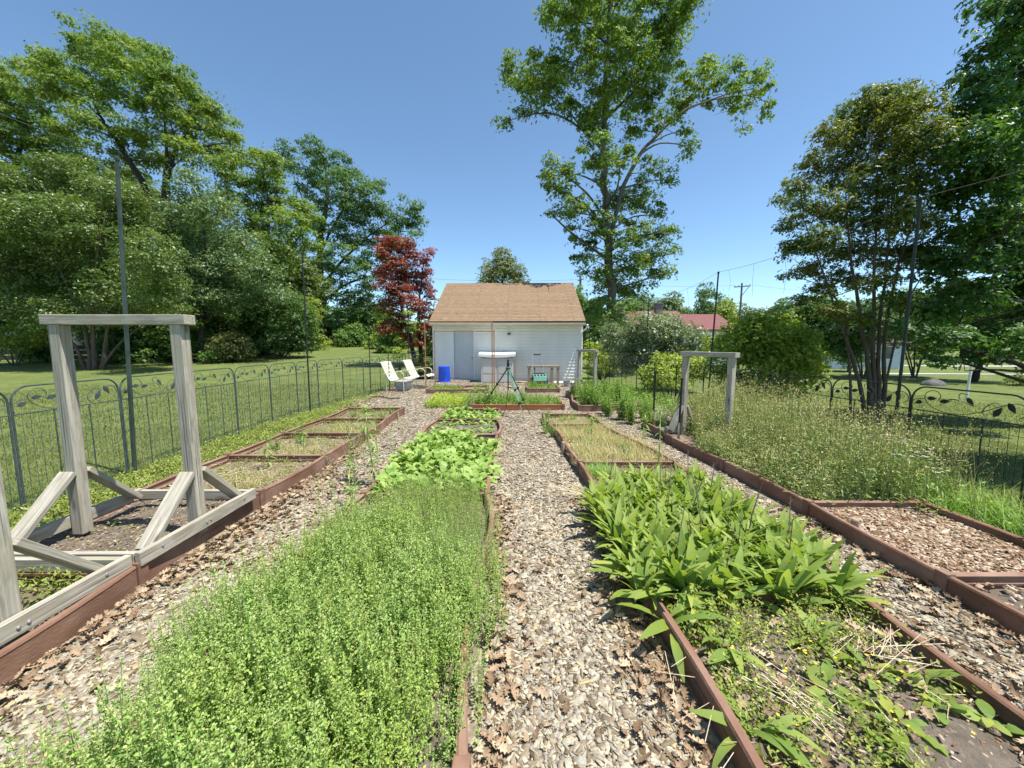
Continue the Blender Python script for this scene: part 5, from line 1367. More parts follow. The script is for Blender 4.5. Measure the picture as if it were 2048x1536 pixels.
sp = [(x,y,.08,rg.uniform(.78,1.12)) for x, y in poisson(.74,1.92,2.02,3.72,150,.093,rg, lambda x, y: not (y > 3.4 and x < 1.0))]
family('long_leaved_plant', 'bright green plant with long lance-shaped leaves in the crowded patch of the right bed', 'plant', 'lance-leaved plants in the right bed', lmk, sp, M['lance_leaf'], rg)
lm2 = [lambda i=i: rosette(10, .25, .052, lance, np.random.default_rng(220+i), (.5,1.5), (.3,1.1), .002, 6, .22) for i in range(2)]
for (x, y, s, lb) in ((.86,1.86,1.15,'big long-leaved plant arching over the board of the right bed, just outside the crowded patch'),(1.02,1.66,.95,'long-leaved plant second in front of the crowded patch, behind the right bed board'),(.93,1.28,.9,'upright long-leaved plant near the bottom edge, against the right bed board'),(1.04,1.05,.85,'broad long-leaved plant cut off by the bottom edge in the right bed'),(1.5,1.75,.75,'small long-leaved plant in the weedy front of the right bed')):
    o = lm2[0]().build('long_leaved_plant', M['lance_leaf']); o.location = (x,y,.08); o.scale = (s,s,s); o.rotation_euler = (0,0,rg.uniform(0,6)); tag(o, lb, 'plant')
lm3 = [lambda i=i: rosette(8, .125, .058, spoon, np.random.default_rng(240+i), (.5,1.2), (.15,.9), .007, 6, .12) for i in range(3)]
family('broad_leaved_seedling', 'low broad-leaved seedling on the weedy front soil of the right bed', 'plant', 'broad-leaved seedlings', lm3, [(x,y,.085,s) for x, y, s in ((1.33,1.46,1.0),(1.50,1.33,.9),(1.80,1.50,1.05),(1.72,1.38,.8),(1.62,1.55,1.0),(1.86,1.33,.8),(1.36,1.22,.7),(1.15,.98,1.1),(1.3,1.0,1.0))], M['lance_leaf'], rg)
gmk = [lambda i=i: rosette(19, .185, .074, spoon, np.random.default_rng(260+i), (.3,1.2), (.5,1.45), .022, 9, .12) for i in range(4)]
family('leafy_green', 'light green broad-leaved greens plant in the lush patch of the middle bed', 'greens', 'broad-leaved greens in the middle bed', gmk, [(x,y,.08,rg.uniform(.85,1.15)) for x, y in poisson(-1.36,-.28,3.58,5.72,84,.13,rg, lambda x, y: not (y > 5.3 and x > -.6))], M['greens_leaf'], rg)
smk = [lambda i=i: rosette(6, .12, .06, spoon, np.random.default_rng(280+i), (.3,1), (.3,1.1), .006, 5, .1) for i in range(3)]
family('seedling_row_plant', 'young seedling on dark soil between the greens and the lettuce', 'plant', 'seedlings in rows', smk, [(-1.28+.135*i+rg.normal(0,.02), 6.08+.26*j+rg.normal(0,.03), .08, rg.uniform(.6,1.1)) for j in range(4) for i in range(8) if rg.uniform() > .15], M['greens_leaf'], rg)
family('lettuce', 'bushy lettuce at the far end of the middle bed', 'greens', 'lettuces at the far end of the middle bed', gmk[:2]+smk[:1], [(x,y,.08,rg.uniform(.7,1.0)) for x, y in poisson(-1.32,-.32,7.12,8.12,30,.16,rg)], M['greens_leaf'], rg)

# bushy upright plants (mint and the like)
def bush(h, w, stems, leafL, rg, leafW=.5):
    cl = Cloud(); P=[]; Rr=[]; S=[]; st = MB()
    for k in range(stems):
        a = rg.uniform(0,6.28); r = w*rg.uniform(0,1)**.6; hh = h*rg.uniform(.6,1.08)*(1-.25*(r/w)**2); tx, ty = r*math.cos(a), r*math.sin(a)
        st.tube([(tx*.35,ty*.35,0),(tx*.8,ty*.8,hh*.6),(tx,ty,hh)], [.004,.003,.0015], 4, cap=False)
        nn = max(5, int(hh/.045))
        for j in range(nn):
            t = .15+.85*j/(nn-1); px = tx*(.35+.65*t); py = ty*(.35+.65*t); a0 = rg.uniform(0,6.28)
            for q in range(3 if j < nn-1 else 5):
                P.append((px,py,hh*t)); Rr.append((a0+q*2.1, rg.uniform(-.2,.7) if j < nn-1 else rg.uniform(.4,1.1), rg.normal(0,.3))); L = leafL*rg.uniform(.7,1.2)*(1-.3*t); S.append((L*leafW,L,L))
    Rr = np.array(Rr); cl.put(TL2[0],TL2[1],np.array(P),rot_ypr(Rr[:,0],Rr[:,1],Rr[:,2]),np.array(S),0); cl.raw(st,1)
    return cl
bmk = [lambda i=i: bush(.62,.22,20,.07,np.random.default_rng(300+i)) for i in range(3)]
def fam2(name, label, cat_, group, makers, spots, mats, rg): return family(name, label, cat_, group, makers, spots, mats, rg)
sp = [(x,y,.04,rg.uniform(.7,1.15)) for x, y in ((1.72,8.9),(1.95,8.75),(2.25,8.8),(2.0,9.3),(2.35,9.4),(2.6,9.2),(2.65,8.7),(1.85,9.9),(2.1,10.2),(2.5,10.0),(1.8,10.8),(2.4,10.9),(2.7,10.5))]
fam2('mint_plant', 'bright green bushy mint plant in the curved corner bed', 'plant', 'mint plants in the corner bed', bmk, sp, [M['mint_leaf'], M['stem']], rg)
sp = [(x,y,.02,s) for x, y, s in ((2.05,7.95,.8),(2.25,7.6,.95),(2.45,7.9,.85),(2.3,7.2,.75),(2.6,7.3,.8),(2.05,8.3,.7),(2.75,7.8,.8),(2.5,6.75,.6),(2.75,6.85,.65))]
fam2('tall_herb', 'tall bushy green herb spilling onto the right path beside the fine net', 'plant', 'tall herbs on the right path', bmk, sp, [M['mint_leaf'], M['stem']], rg)
wmk = [lambda i=i: bush(.34,.16,14,.045,np.random.default_rng(320+i)) for i in range(3)]
sp = [(x,y,.07,rg.uniform(.5,.95)) for x, y in poisson(-.85,1.12,8.82,9.9,34,.17,rg)]
fam2('orange_bed_plant', 'small leafy plant among the mixed greens of the orange-brown bed', 'plant', 'small plants in the orange-brown bed', wmk, sp, [M['mint_leaf'], M['stem']], rg)
sp = [(x,y,.07,rg.uniform(.6,.9)) for x, y in poisson(.56,1.44,12.08,13.0,11,.22,rg)]
fam2('small_bed_plant', 'pale green plant in the small square bed before the mower', 'plant', 'plants in the small square bed', wmk, sp, [M['greens_leaf'], M['stem']], rg)
sp = [(x,y,.05,rg.uniform(.35,.6)) for x, y in poisson(-2.55,-1.7,11.95,12.8,9,.25,rg)] + [(-1.2,12.3,.06,.5),(-1.05,11.95,.06,.9)]
fam2('trellis_bed_plant', 'small green plant in the low bed under the copper pipes', 'plant', 'plants under the copper trellises', wmk, sp, [M['herb_leaf'], M['stem']], rg)
sp = [(1.05,5.3,.06,.5),(1.5,4.9,.06,.55),(1.25,6.2,.06,.5),(1.45,6.9,.06,.6),(.95,7.2,.06,.55),(1.2,7.3,.06,.5),(1.62,5.6,.06,.45),(.70,7.55,.0,.75),(.62,7.1,.0,.6),(.66,6.75,.0,.75),(.58,6.4,.0,.8),(.66,6.15,.0,.6)]
fam2('path_side_plant', 'leafy green plant in or beside the straw-grass bed', 'plant', 'leafy plants in and beside the straw-grass bed', wmk, sp, [M['herb_leaf'], M['stem']], rg)
sp = [(x,y,.07,rg.uniform(.4,.7)) for x, y in ((-3.2,7.6),(-2.9,7.8),(-2.6,7.5),(-2.55,7.9),(-3.0,7.3),(-3.3,5.2),(-3.2,5.6),(-3.4,5.9))]
fam2('left_bed_plant', 'small weedy plant on the soil of the left bed', 'plant', 'weedy plants in the left bed', wmk, sp, [M['mint_leaf'], M['stem']], rg)
sp = [(-.85,9.0,.05,1.35),(-.55,9.15,.05,1.6),(-.7,9.6,.05,1.3),(-1.05,9.4,.02,1.1),(-.4,9.5,.05,1.2)]
fam2('climbing_bean', 'taller leafy plant by the left end of the orange-brown bed', 'plant', 'taller plants left of the tripod', wmk, sp, [M['herb_leaf'], M['stem']], rg)

# tall single weeds
def horseweed(h, nl, L, rg, top=True):
    cl = Cloud(); st = MB().tube([(0,0,0),(.01,0,h*.5),(0,.01,h)], [.006,.005,.003], 6)
    cl.raw(st, 1)
    T = blade_mesh(1,1,4,.9,.1,lance)
    n = nl; t = np.linspace(.12,1,n)**.85; a = np.arange(n)*2.4
    Ls = L*(.65+.5*np.sin(np.pi*np.minimum(1,t*.9)))*rg.uniform(.8,1.2,n)
    pit = np.where(t < .85, rg.uniform(-.4,.3,n), rg.uniform(.4,1.2,n))
    cl.put(T[0],T[1],np.stack([0*t,0*t,h*t],-1),rot_ypr(a,pit,rg.normal(0,.3,n)),np.stack([Ls*.17,Ls,Ls],-1),0)
    if top:
        n = 26; a = rg.uniform(0,6.28,n); Ls = L*.62*rg.uniform(.6,1.2,n)
        cl.put(T[0],T[1],np.stack([0*a,0*a,h*rg.uniform(.92,1.01,n)],-1),rot_ypr(a,rg.uniform(.1,1.3,n),rg.normal(0,.3,n)),np.stack([Ls*.15,Ls,Ls],-1),0)
    return cl
hw = np.random.default_rng(330)
for (x,y,z,h,nl,L,lb) in ((-1.49,4.02,.0,.86,44,.13,'tall leafy weed with a tufted top left of the greens, tallest of its kind'),(-1.33,3.05,.0,.34,22,.10,'short tufted weed at the upper left edge of the flowering herbs'),(-3.0,5.35,.07,.34,18,.09,'tufted weed on the second soil patch of the left bed'),(-2.85,4.32,.07,.42,22,.10,'tufted weed on the pale soil of the left bed beside a straw patch'),
      (1.58,4.02,.06,.80,20,.07,'tall thin weed at the back of the long-leaved patch'),(1.26,5.9,.07,.30,16,.09,'small upright weed in the straw grass'),(2.15,6.1,.0,.34,18,.12,'leafy weed on the right path by the net stake'),(-1.52,3.45,.0,.45,16,.08,'thin weed left of the greens, shorter than the tall tufted one')):
    o = horseweed(h, nl, L, hw).build('tall_weed', [M['herb_leaf'], M['stem']]); o.location = (x,y,z); o.rotation_euler=(hw.normal(0,.05),hw.normal(0,.05),hw.uniform(0,6)); tag(o, lb, 'weed')
def wiry(h, rg, fl=True):
    cl = Cloud(); st = MB(); tips = []
    st.tube([(0,0,0),(.01,.005,h*.5),(0,0,h)], [.003,.0025,.0015], 4, cap=False); tips.append((0,0,h))
    for k in range(6):
        t = rg.uniform(.45,.9); a = rg.uniform(0,6.28); r = rg.uniform(.04,.11)
        e = (r*math.cos(a), r*math.sin(a), h*t+rg.uniform(.08,.16)); st.tube([(0,0,h*t),(e[0]*.6,e[1]*.6,h*t+.04),e],[.002,.0016,.001],4,cap=False); tips.append(e)
    cl.raw(st, 0)
    n = 14; z = h*rg.uniform(.1,.7,n)
    cl.put(TL2[0],TL2[1],np.stack([0*z,0*z,z],-1),rot_ypr(rg.uniform(0,6.28,n),rg.uniform(.3,1,n),rg.normal(0,.3,n)),np.stack([np.full(n,.012),np.full(n,.06),np.full(n,.06)],-1),1)
    if fl:
        for e in tips:
            n = 12; a = rg.uniform(0,6.28,n)
            cl.put(TL2[0],TL2[1],np.tile(np.array(e)[None],(n,1)),rot_ypr(a,rg.uniform(.4,1.4,n),0*a),np.full((n,3),.011)*np.array([.6,1,1]),2)
    return cl
wk = [lambda i=i: wiry(.62,np.random.default_rng(340+i)) for i in range(3)]
family('wiry_thistle', 'thin wiry stem with a small purplish flower head on the path left of the greens', 'weed', 'wiry flowering stems on the left path', wk, [(x,y,.0,s) for x,y,s in ((-1.9,4.35,1.1),(-1.75,4.1,.9),(-1.62,3.8,1.15),(-1.82,3.7,.8),(-1.68,4.6,1.2),(-2.0,4.9,.9),(-1.58,4.9,1.0),(-1.75,3.3,.7),(-1.55,5.3,.9))], [M['stem'], M['herb_leaf'], M['flower_purple']], rg)

# dry upright stalks in the long-leaved patch
def stalk_mesh(h, rg):
    mb = MB(); mb.tube([(0,0,0),(.01,.005,h*.5),(-.005,.01,h)], [.0045,.004,.002], 5)
    for k in range(5):
        t = rg.uniform(.4,.95); a = rg.uniform(0,6.28); mb.tube([(0,0,h*t),(.03*math.cos(a),.03*math.sin(a),h*t+.03)],[.002,.001],4)
    return mb
sk = []
for k,(x,y) in enumerate(poisson(.9,1.85,2.05,3.7,24,.16,rg)):
    if k < 3: o = stalk_mesh(.5,np.random.default_rng(350+k)).build('dry_stalk', M['dry_dark']); sk.append(o); tag(o,'dead brown stalk sticking up among the long-leaved plants','stalk','dead stalks among the long-leaved plants')
    else: o = sk[k%3].copy(); C.objects.link(o)
    o.location=(x,y,.07); s=rg.uniform(.75,1.1); o.scale=(s,s,s); o.rotation_euler=(rg.normal(0,.14),rg.normal(0,.14),rg.uniform(0,6))

# straw lying about
cl = Cloud(); rg = np.random.default_rng(360)
TH = (np.array([(-.5,0,0),(.5,0,0),(.4,1,.0),(-.4,1,.0),(0,.5,1)]), [(0,1,4),(1,2,4),(2,3,4),(3,0,4)])
def straw(cx, cy, n, ang, sa, L, z, sx, sy):
    x = rg.normal(cx,sx,n); y = rg.normal(cy,sy,n)
    cl.put(TH[0],TH[1],np.stack([x,y,z+rg.uniform(0,.05,n)],-1),rot_ypr(rg.normal(ang,sa,n),rg.normal(.03,.1,n),0*x),np.stack([np.full(n,.0028),L*rg.uniform(.4,1.2,n),np.full(n,.003)],-1))
straw(1.68,1.62,24,-1.0,.35,.32,.10,.10,.05); straw(1.2,1.30,14,.7,.3,.35,.10,.07,.06); straw(1.5,1.6,30,0,2,.16,.09,.25,.25); straw(.70,3.5,24,1.2,.25,.42,.10,.05,.05); straw(.70,1.25,14,-.6,.8,.25,.09,.1,.2); straw(-2.45,1.55,14,2.6,.5,.2,.16,.05,.05)
straw(-3.0,5.0,120,0,2,.12,.08,.35,.5); straw(-3.0,3.9,120,0,2,.12,.08,.3,.3)
tag(cl.build('dry_straw', M['dry']), 'loose dry straw and dead stems lying on the beds', 'straw', kind='stuff')

# mossy weeds: low fine-leaved mats
def mat_cloud(patches, rg, leaf=.018, h=.07, dens=2600):
    cl = Cloud()
    for (x0,x1,y0,y1,zz,d,hh) in patches:
        n = int((x1-x0)*(y1-y0)*dens*d); x, y = scatter(n,x0,x1,y0,y1,rg)
        f = np.sin(x*9.1+y*4)*np.sin(y*7.7-x*3)+.6*np.sin(x*23)*np.sin(y*19)
        k = f > rg.uniform(-1.2,.7,n); x, y = x[k], y[k]; n = len(x)
        zb = np.where(in_beds(x,y), .075, gz(x,y)+.005) if zz is None else zz+0*x
        z = zb + rg.uniform(0,1,n)**1.6*h*hh
        cl.put(TL2[0],TL2[1],np.stack([x,y,z],-1),rot_ypr(rg.uniform(0,6.28,n),rg.uniform(0,1.1,n),rg.normal(0,.4,n)),np.stack([np.full(n,leaf*.6),np.full(n,leaf*1.3),np.full(n,leaf)],-1)*rg.uniform(.6,1.5,(n,1)))
    return cl
rg = np.random.default_rng(370)
c_ = mat_cloud([(-3.6,-2.4,1.15,2.2,.08,2.4,1.4),(-4.45,-3.6,2.0,5,None,2.4,1.3),(-4.6,-3.6,5,8.5,None,1.5,1.3),(-4.5,-3.8,8.5,11,None,.8,1.2)], rg, .022, .08)
tag(c_.build('ground_cover', M['weed_leaf']), 'yellow-green creeping weeds along the left fence and the near left bed', 'weeds', kind='stuff')
c_ = mat_cloud([(.86,1.92,1.66,2.05,.08,5.0,1.7),(.86,1.42,1.0,1.66,.08,3.4,1.5),(1.42,1.9,1.36,1.66,.08,1.3,1.2),(-3.5,-2.4,5.9,7.0,.07,1.8,1.4),(-3.5,-2.42,3.6,5.8,.07,1.3,1.2),(-3.5,-2.42,7.1,8.2,.07,1.2,1.3),(-3.3,-2.5,2.5,3.4,.09,.25,.8),(.82,1.8,4.5,7.5,.07,.8,1.3),(.85,1.9,3.75,4.45,.07,.7,1.2)], rg, .014, .07)
tag(c_.build('bed_weeds', M['weed_leaf']), 'fine mossy weeds on the front of the right bed and the soil of the left bed', 'weeds', kind='stuff')
c_ = mat_cloud([(-2.15,-1.2,9.0,10.7,.0,3.4,2.0)], rg, .035, .10, 1500)
tag(c_.build('thyme_patch', M['lime_leaf']), 'mat of low yellow-green thyme left of the tripod', 'herbs', kind='stuff')
c_ = mat_cloud([(-.9,1.15,8.8,9.9,.07,2.4,1.6),(-2.6,-1.65,11.85,12.85,.06,2.6,.9),(.5,1.5,12,13.1,.07,1.4,1.0),(1.65,2.8,8.7,11.2,.06,1.4,1.5),(-1.2,-.9,9.2,10.6,.0,1.2,1.2)], rg, .030, .10, 1300)
tag(c_.build('low_greens', M['mint_leaf']), 'low mixed greens filling the far beds', 'greens', kind='stuff')
c_ = mat_cloud([(2.5,4.3,8.3,13,None,1.0,2.2),(3.7,4.4,2.0,7,None,1.2,2.0)], rg, .04, .12, 1100)
tag(c_.build('fence_weeds', M['mint_leaf']), 'leafy weeds growing along the right fence', 'weeds', kind='stuff')
# small yellow flowers
cl = Cloud(); n = 70; x, y = scatter(n,.95,1.75,1.2,2.0,rg)
for j in range(5):
    cl.put(TL2[0],TL2[1],np.stack([x,y,.15+.05*np.sin(x*40)],-1),rot_ypr(np.full(n,j*1.257),np.full(n,.35),0*x),np.full((n,3),.008)*np.array([.8,1,1]))
tag(cl.build('yellow_flowers', M['flower_yellow']), 'tiny yellow flowers among the weeds of the right bed', 'flowers', kind='stuff')

# straw-coloured grass
cl = Cloud(); rg = np.random.default_rng(380)
def patch(x0,x1,y0,y1,n,z,L,ne=3,W=.006,sp=.02,tilt=(.05,.8)):
    x, y = scatter(n,x0,x1,y0,y1,rg); f = np.sin(x*6.3+y*2.1)*np.sin(y*5.1-x*1.7)+.5*np.sin(x*15+y*3)*np.sin(y*13); k = f > rg.uniform(-1.1,.45,n); x, y = x[k], y[k]
    tuft_cloud(cl,x,y,z+0*x,L,W,ne,rg,spread=sp,tilt=tilt)
patch(.80,1.95,4.45,5.70,2300,.07,.15); patch(.75,1.72,5.62,6.6,1500,.07,.15); patch(1.5,2.05,4.6,6.2,420,.03,.17,3,.006,.05); patch(.75,1.5,6.6,7.5,300,.07,.12)
patch(-3.0,-2.45,5.9,6.7,420,.07,.16); patch(-3.3,-2.5,4.75,5.4,160,.07,.13); patch(-3.1,-2.6,3.7,4.2,160,.07,.13); patch(.9,1.7,3.75,4.4,180,.07,.10)
tag(cl.build('straw_grass', M['straw_grass']), 'short bleached grass covering the back of the right bed and patches of the left bed', 'grass', kind='stuff')
cl = Cloud(); patch(.86,1.15,4.05,4.4,90,.07,.16,5,.008); patch(.82,1.75,4.6,7.4,260,.07,.13,3,.007); patch(-3.4,-2.5,3.7,8.1,260,.07,.11,3,.006); patch(3.75,4.35,2.6,4.2,420,.0,.42,5,.008,.05,(.05,.6)); patch(3.7,4.2,4.2,6.5,260,-.05,.35,5,.008,.05)
tag(cl.build('green_grass', M['herb_leaf']), 'taller green grass tufts by the right fence', 'grass', kind='stuff')

# dry meadow of the far right bed
cl = Cloud(); rg = np.random.default_rng(390); stm = Cloud()
n = 6500; x, y = scatter(n,2.50,4.15,3.30,6.9,rg)
k = (x > 2.66-.24*sstep(3.4,6.2,y)+.02) & (rg.uniform(0,1,n) < .9) & ~((y > 5.2) & (x < 2.85)); x, y = x[k], y[k]; n = len(x)
h = (.30+.36*sstep(2.6,3.4,x)+.12*np.sin(x*5+y*3)*np.sin(y*4))*rg.uniform(.5,1.35,n)
z = np.where(x<3.65,.07,gz(x,y))
THIN = (np.array([(-.5,0,0),(.5,0,0),(.3,.06,1),(-.3,.06,1)]), [(0,1,2,3)])
yaw = rg.uniform(0,6.28,n); ln = rg.normal(0,.14,n)
rot = rot_ypr(yaw, ln, 0*yaw)
cl.put(THIN[0],THIN[1],np.stack([x,y,z],-1),rot,np.stack([np.full(n,.0042),h,h],-1),1)
tip = np.einsum('nij,nj->ni',rot,np.stack([0*h,.06*h,h],-1))+np.stack([x,y,z],-1)
for j in range(6):
    off = rg.normal(0,.022,(n,3))*np.array([1,1,1.3]); off[:,2]-=rg.uniform(0,.10,n)
    cl.put(TL2[0],TL2[1],tip+off,rot_ypr(rg.uniform(0,6.28,n),rg.uniform(-.3,1.2,n),0*yaw),np.stack([np.full(n,.008),np.full(n,.017),np.full(n,.017)],-1)*rg.uniform(.6,1.4,(n,1)),2)
m = 20000; idx = rg.integers(0,n,m); t = rg.uniform(.02,.8,m)**1.3
pos = np.stack([x,y,z],-1)[idx]*(1-t[:,None])+tip[idx]*t[:,None]+rg.normal(0,.025,(m,3))
cl.put(TL2[0],TL2[1],pos,rot_ypr(rg.uniform(0,6.28,m),rg.uniform(-.1,1.0,m),rg.normal(0,.4,m)),np.stack([np.full(m,.016),np.full(m,.05),np.full(m,.048)],-1)*rg.uniform(.6,1.3,(m,1)),0)
tag(cl.build('dry_meadow', [M['meadow_leaf'], M['stem'], M['straw_grass']]), 'tall seeding meadow plants crowding the bed along the right fence', 'meadow', kind='stuff')

# fleabane with white heads
def fleabane(rg, h=.62):
    t = MB(); cl = Cloud(); heads = []
    t.tube([(0,0,0),(.01,0,h*.55),(.02,.01,h)],[.003,.0025,.0015],5,cap=False)
    for k in range(4):
        a = k*1.6+rg.uniform(0,.6); e = (.02+.06*math.cos(a),.06*math.sin(a),h+rg.uniform(-.05,.03)); t.tube([(.012,0,h*.72),(.02+.035*math.cos(a),.035*math.sin(a),h*.88),e],[.002,.0015,.001],4,cap=False); heads.append(e)
    cl.raw(t,0); n=16; z=h*rg.uniform(.1,.7,n)
    cl.put(TL2[0],TL2[1],np.stack([.01*z/h,0*z,z],-1),rot_ypr(rg.uniform(0,6.28,n),rg.uniform(.1,.9,n),0*z),np.stack([np.full(n,.016),np.full(n,.06),np.full(n,.06)],-1),1)
    for e in heads:
        a = np.linspace(0,6.28,12,endpoint=False); cl.put(TL2[0],TL2[1],np.tile(np.array(e)[None],(12,1)),rot_ypr(a,np.full(12,.35),0*a),np.tile(np.array([[.009,.018,.018]]),(12,1)),2)
        b = MB().lathe([(.001,.0),(.006,.002),(.004,.006)],8,e); cl.raw(b,3)
    return cl
fk = [lambda i=i: fleabane(np.random.default_rng(400+i)) for i in range(3)]
fs_ = []
for (px,py,zz) in ((1800,878,.60),(1790,886,.58),(1812,897,.58),(1832,903,.55),(1842,912,.55),(1826,920,.52),(1848,930,.5),(1858,938,.48),(1885,945,.48),(1812,905,.6),(1745,870,.62),(1720,866,.62),(1700,878,.6)):
    p = G(px,py,zz); fs_.append((p[0],p[1],.03,zz/.62))
family('white_fleabane', 'fleabane with small white daisy heads at the right edge of the dry meadow', 'flower', 'white fleabane in the meadow', fk, fs_, [M['stem'],M['meadow_leaf'],M['flower_white'],M['flower_yellow']], rg)
# arching seed grasses near the right fence
def seedgrass(rg):
    cl = Cloud(); st = MB()
    for k in range(7):
        a = rg.uniform(0,6.28); r = rg.uniform(.05,.22); h = rg.uniform(.55,.95)
        pts = cat([(0,0,0),(r*.3*math.cos(a),r*.3*math.sin(a),h*.6),(r*math.cos(a),r*math.sin(a),h)],5); st.tube(pts,list(np.linspace(.0025,.001,len(pts))),4,cap=False)
        e = np.array(pts[-1]); n = 16
        cl.put(TL2[0],TL2[1],e+rg.normal(0,.025,(n,3))*np.array([1,1,1.6]),rot_ypr(rg.uniform(0,6.28,n),rg.uniform(-.2,1.2,n),np.zeros(n)),np.tile(np.array([[.004,.014,.014]]),(n,1)),1)
    cl.raw(st,0)
    T = blade_mesh(1,1,5,1.4,.05,grassy); n = 26
    cl.put(T[0],T[1],rg.normal(0,.02,(n,3))*np.array([1,1,0]),rot_ypr(rg.uniform(0,6.28,n),rg.uniform(.7,1.45,n),np.zeros(n)),np.stack([np.full(n,.008),rg.uniform(.25,.5,n),rg.uniform(.25,.5,n)],-1),2)
    return cl
sgk = [lambda i=i: seedgrass(np.random.default_rng(420+i)) for i in range(2)]
family('seeding_grass', 'clump of tall seeding grass between the meadow bed and the right fence', 'grass', 'seeding grass clumps by the right fence', sgk, [(3.9,3.05,-.03,.9),(4.05,3.35,-.04,1.0),(3.85,3.6,-.03,.9),(4.1,3.9,-.05,.95),(4.15,2.75,-.05,.85),(3.95,4.3,-.05,.9),(4.1,5.0,-.06,.9),(3.9,2.5,-.05,.6)], [M['straw_grass'],M['straw_grass'],M['herb_leaf']], rg)

# ------------------------------------------------------------------ neighbourhood
def P2(px, py, d): return at(px, py, d)
# red roofed house
hx0, hx1, hy = 12.2, 21.6, 38.0
z0 = float(gz(17, hy))-.05
h = thing('house', 'low house with a dull red roof and a brick chimney beyond the right lawn', 'house', ((hx0+hx1)/2, hy, z0))
def gable(parent, x0, x1, y0, y1, ze, zr):
    ym = (y0+y1)/2
    mb = MB(); mb.add([(x0,y0,0),(x1,y0,0),(x1,y1,0),(x0,y1,0),(x0,y0,ze),(x1,y0,ze),(x1,y1,ze),(x0,y1,ze),(x0,ym,zr-.15),(x1,ym,zr-.15)],
        [(0,1,5,4),(2,3,7,6),(1,2,6,9,5),(3,0,4,8,7)])
    mb.build('wall', M['house_wall'], parent)
    o = .4; sl_ = (zr-ze)/(ym-y0); mb = MB()
    for (ya, yb, s) in ((y0-o, ym, 1),(y1+o, ym, -1)):
        za = ze-o*sl_
        mb.add([(x0-o,ya,za),(x1+o,ya,za),(x1+o,yb,zr),(x0-o,yb,zr),(x0-o,ya,za+.12),(x1+o,ya,za+.12),(x1+o,yb,zr+.12),(x0-o,yb,zr+.12)],[(0,3,2,1),(4,5,6,7),(0,1,5,4),(1,2,6,5),(2,3,7,6),(3,0,4,7)])
    return mb.build('roof', M['red_roof'], parent)
cxh = (hx0+hx1)/2
r1 = gable(h, hx0-cxh, 17.6-cxh, 0, 8, 3.25-z0, 5.0-z0)
r2 = gable(h, 17.61-cxh, hx1-cxh, -.6, 7, 3.0-z0, 4.6-z0)
ch = MB().box(15.2-cxh,15.85-cxh,2.6,3.3,4.0-z0,5.75-z0).box(15.12-cxh,15.93-cxh,2.52,3.38,5.752-z0,5.85-z0).build('chimney', M['brick'], r1)
for x in (13.2,15.0,16.6): 
    f = MB().box(x-cxh-.5,x-cxh+.5,-.05,.02,1.1-z0,2.4-z0).build('window', M['trim'], h); MB().box(x-cxh-.43,x-cxh+.43,-.07,-.052,1.17-z0,2.33-z0).build('pane', M['window'], f)
for x in (18.8,20.4):
    f = MB().box(x-cxh-.5,x-cxh+.5,-.66,-.59,1.0-z0,2.2-z0).build('window', M['trim'], h); MB().box(x-cxh-.43,x-cxh+.43,-.68,-.662,1.07-z0,2.13-z0).build('pane', M['window'], f)
# pale blue wall of another house, and a white one at far left
def small_house(label, x, y, w, d, ze, zr, mat, roof, rz=0):
    z0 = float(gz(x, y))-.1; t = thing('small_house', label, 'house', (x, y, z0), rz)
    w2 = w/2
    MB().add([(-w2,0,0),(w2,0,0),(w2,d,0),(-w2,d,0),(-w2,0,ze),(w2,0,ze),(w2,d,ze),(-w2,d,ze),(-w2,d/2,zr-.12),(w2,d/2,zr-.12)],[(0,1,5,4),(2,3,7,6),(1,2,6,9,5),(3,0,4,8,7)]).build('wall', M[mat], t)
    s = (zr-ze)/(d/2); mb = MB()
    for (ya, yb) in ((-.35,d/2),(d+.35,d/2)):
        za = ze-.35*s; mb.add([(-w2-.3,ya,za),(w2+.3,ya,za),(w2+.3,yb,zr),(-w2-.3,yb,zr),(-w2-.3,ya,za+.1),(w2+.3,ya,za+.1),(w2+.3,yb,zr+.1),(-w2-.3,yb,zr+.1)],[(0,3,2,1),(4,5,6,7),(0,1,5,4),(1,2,6,5),(2,3,7,6),(3,0,4,7)])
    mb.build('roof', M[roof], t)
    for k in (-.25,.25):
        f = MB().box(w*k-.45,w*k+.45,-.05,.02,.9,2.0).build('window', M['trim'], t); MB().box(w*k-.39,w*k+.39,-.07,-.052,.96,1.94).build('pane', M['window'], f)
small_house('pale blue-white house seen low behind the stems of the bronze tree', 29.5, 31.5, 6, 6, 2.3, 3.4, 'pale_blue', 'old_fence')
p = at(45, 665, 27); small_house('white house glimpsed through the trees at the far left', p[0]-.5, 27, 5.5, 5, 2.6, 4.0, 'house_wall', 'old_fence')
# dark old board fence at far left
t = thing('board_fence', 'low dark weathered board fence under the trees at the far left', 'fence', (-27.5, 22.3, float(gz(-27.5,22.3))))
for k in range(7):
    MB().box(-4+k*1.35-.06,-4+k*1.35+.06,-.03,.09,-.2,.95).build('post', M['old_fence'], t)
for z in (.12,.42,.72):
    MB().box(-4.2,4.3,-.065,-.033,z,z+.24).build('plank', M['old_fence'], t)
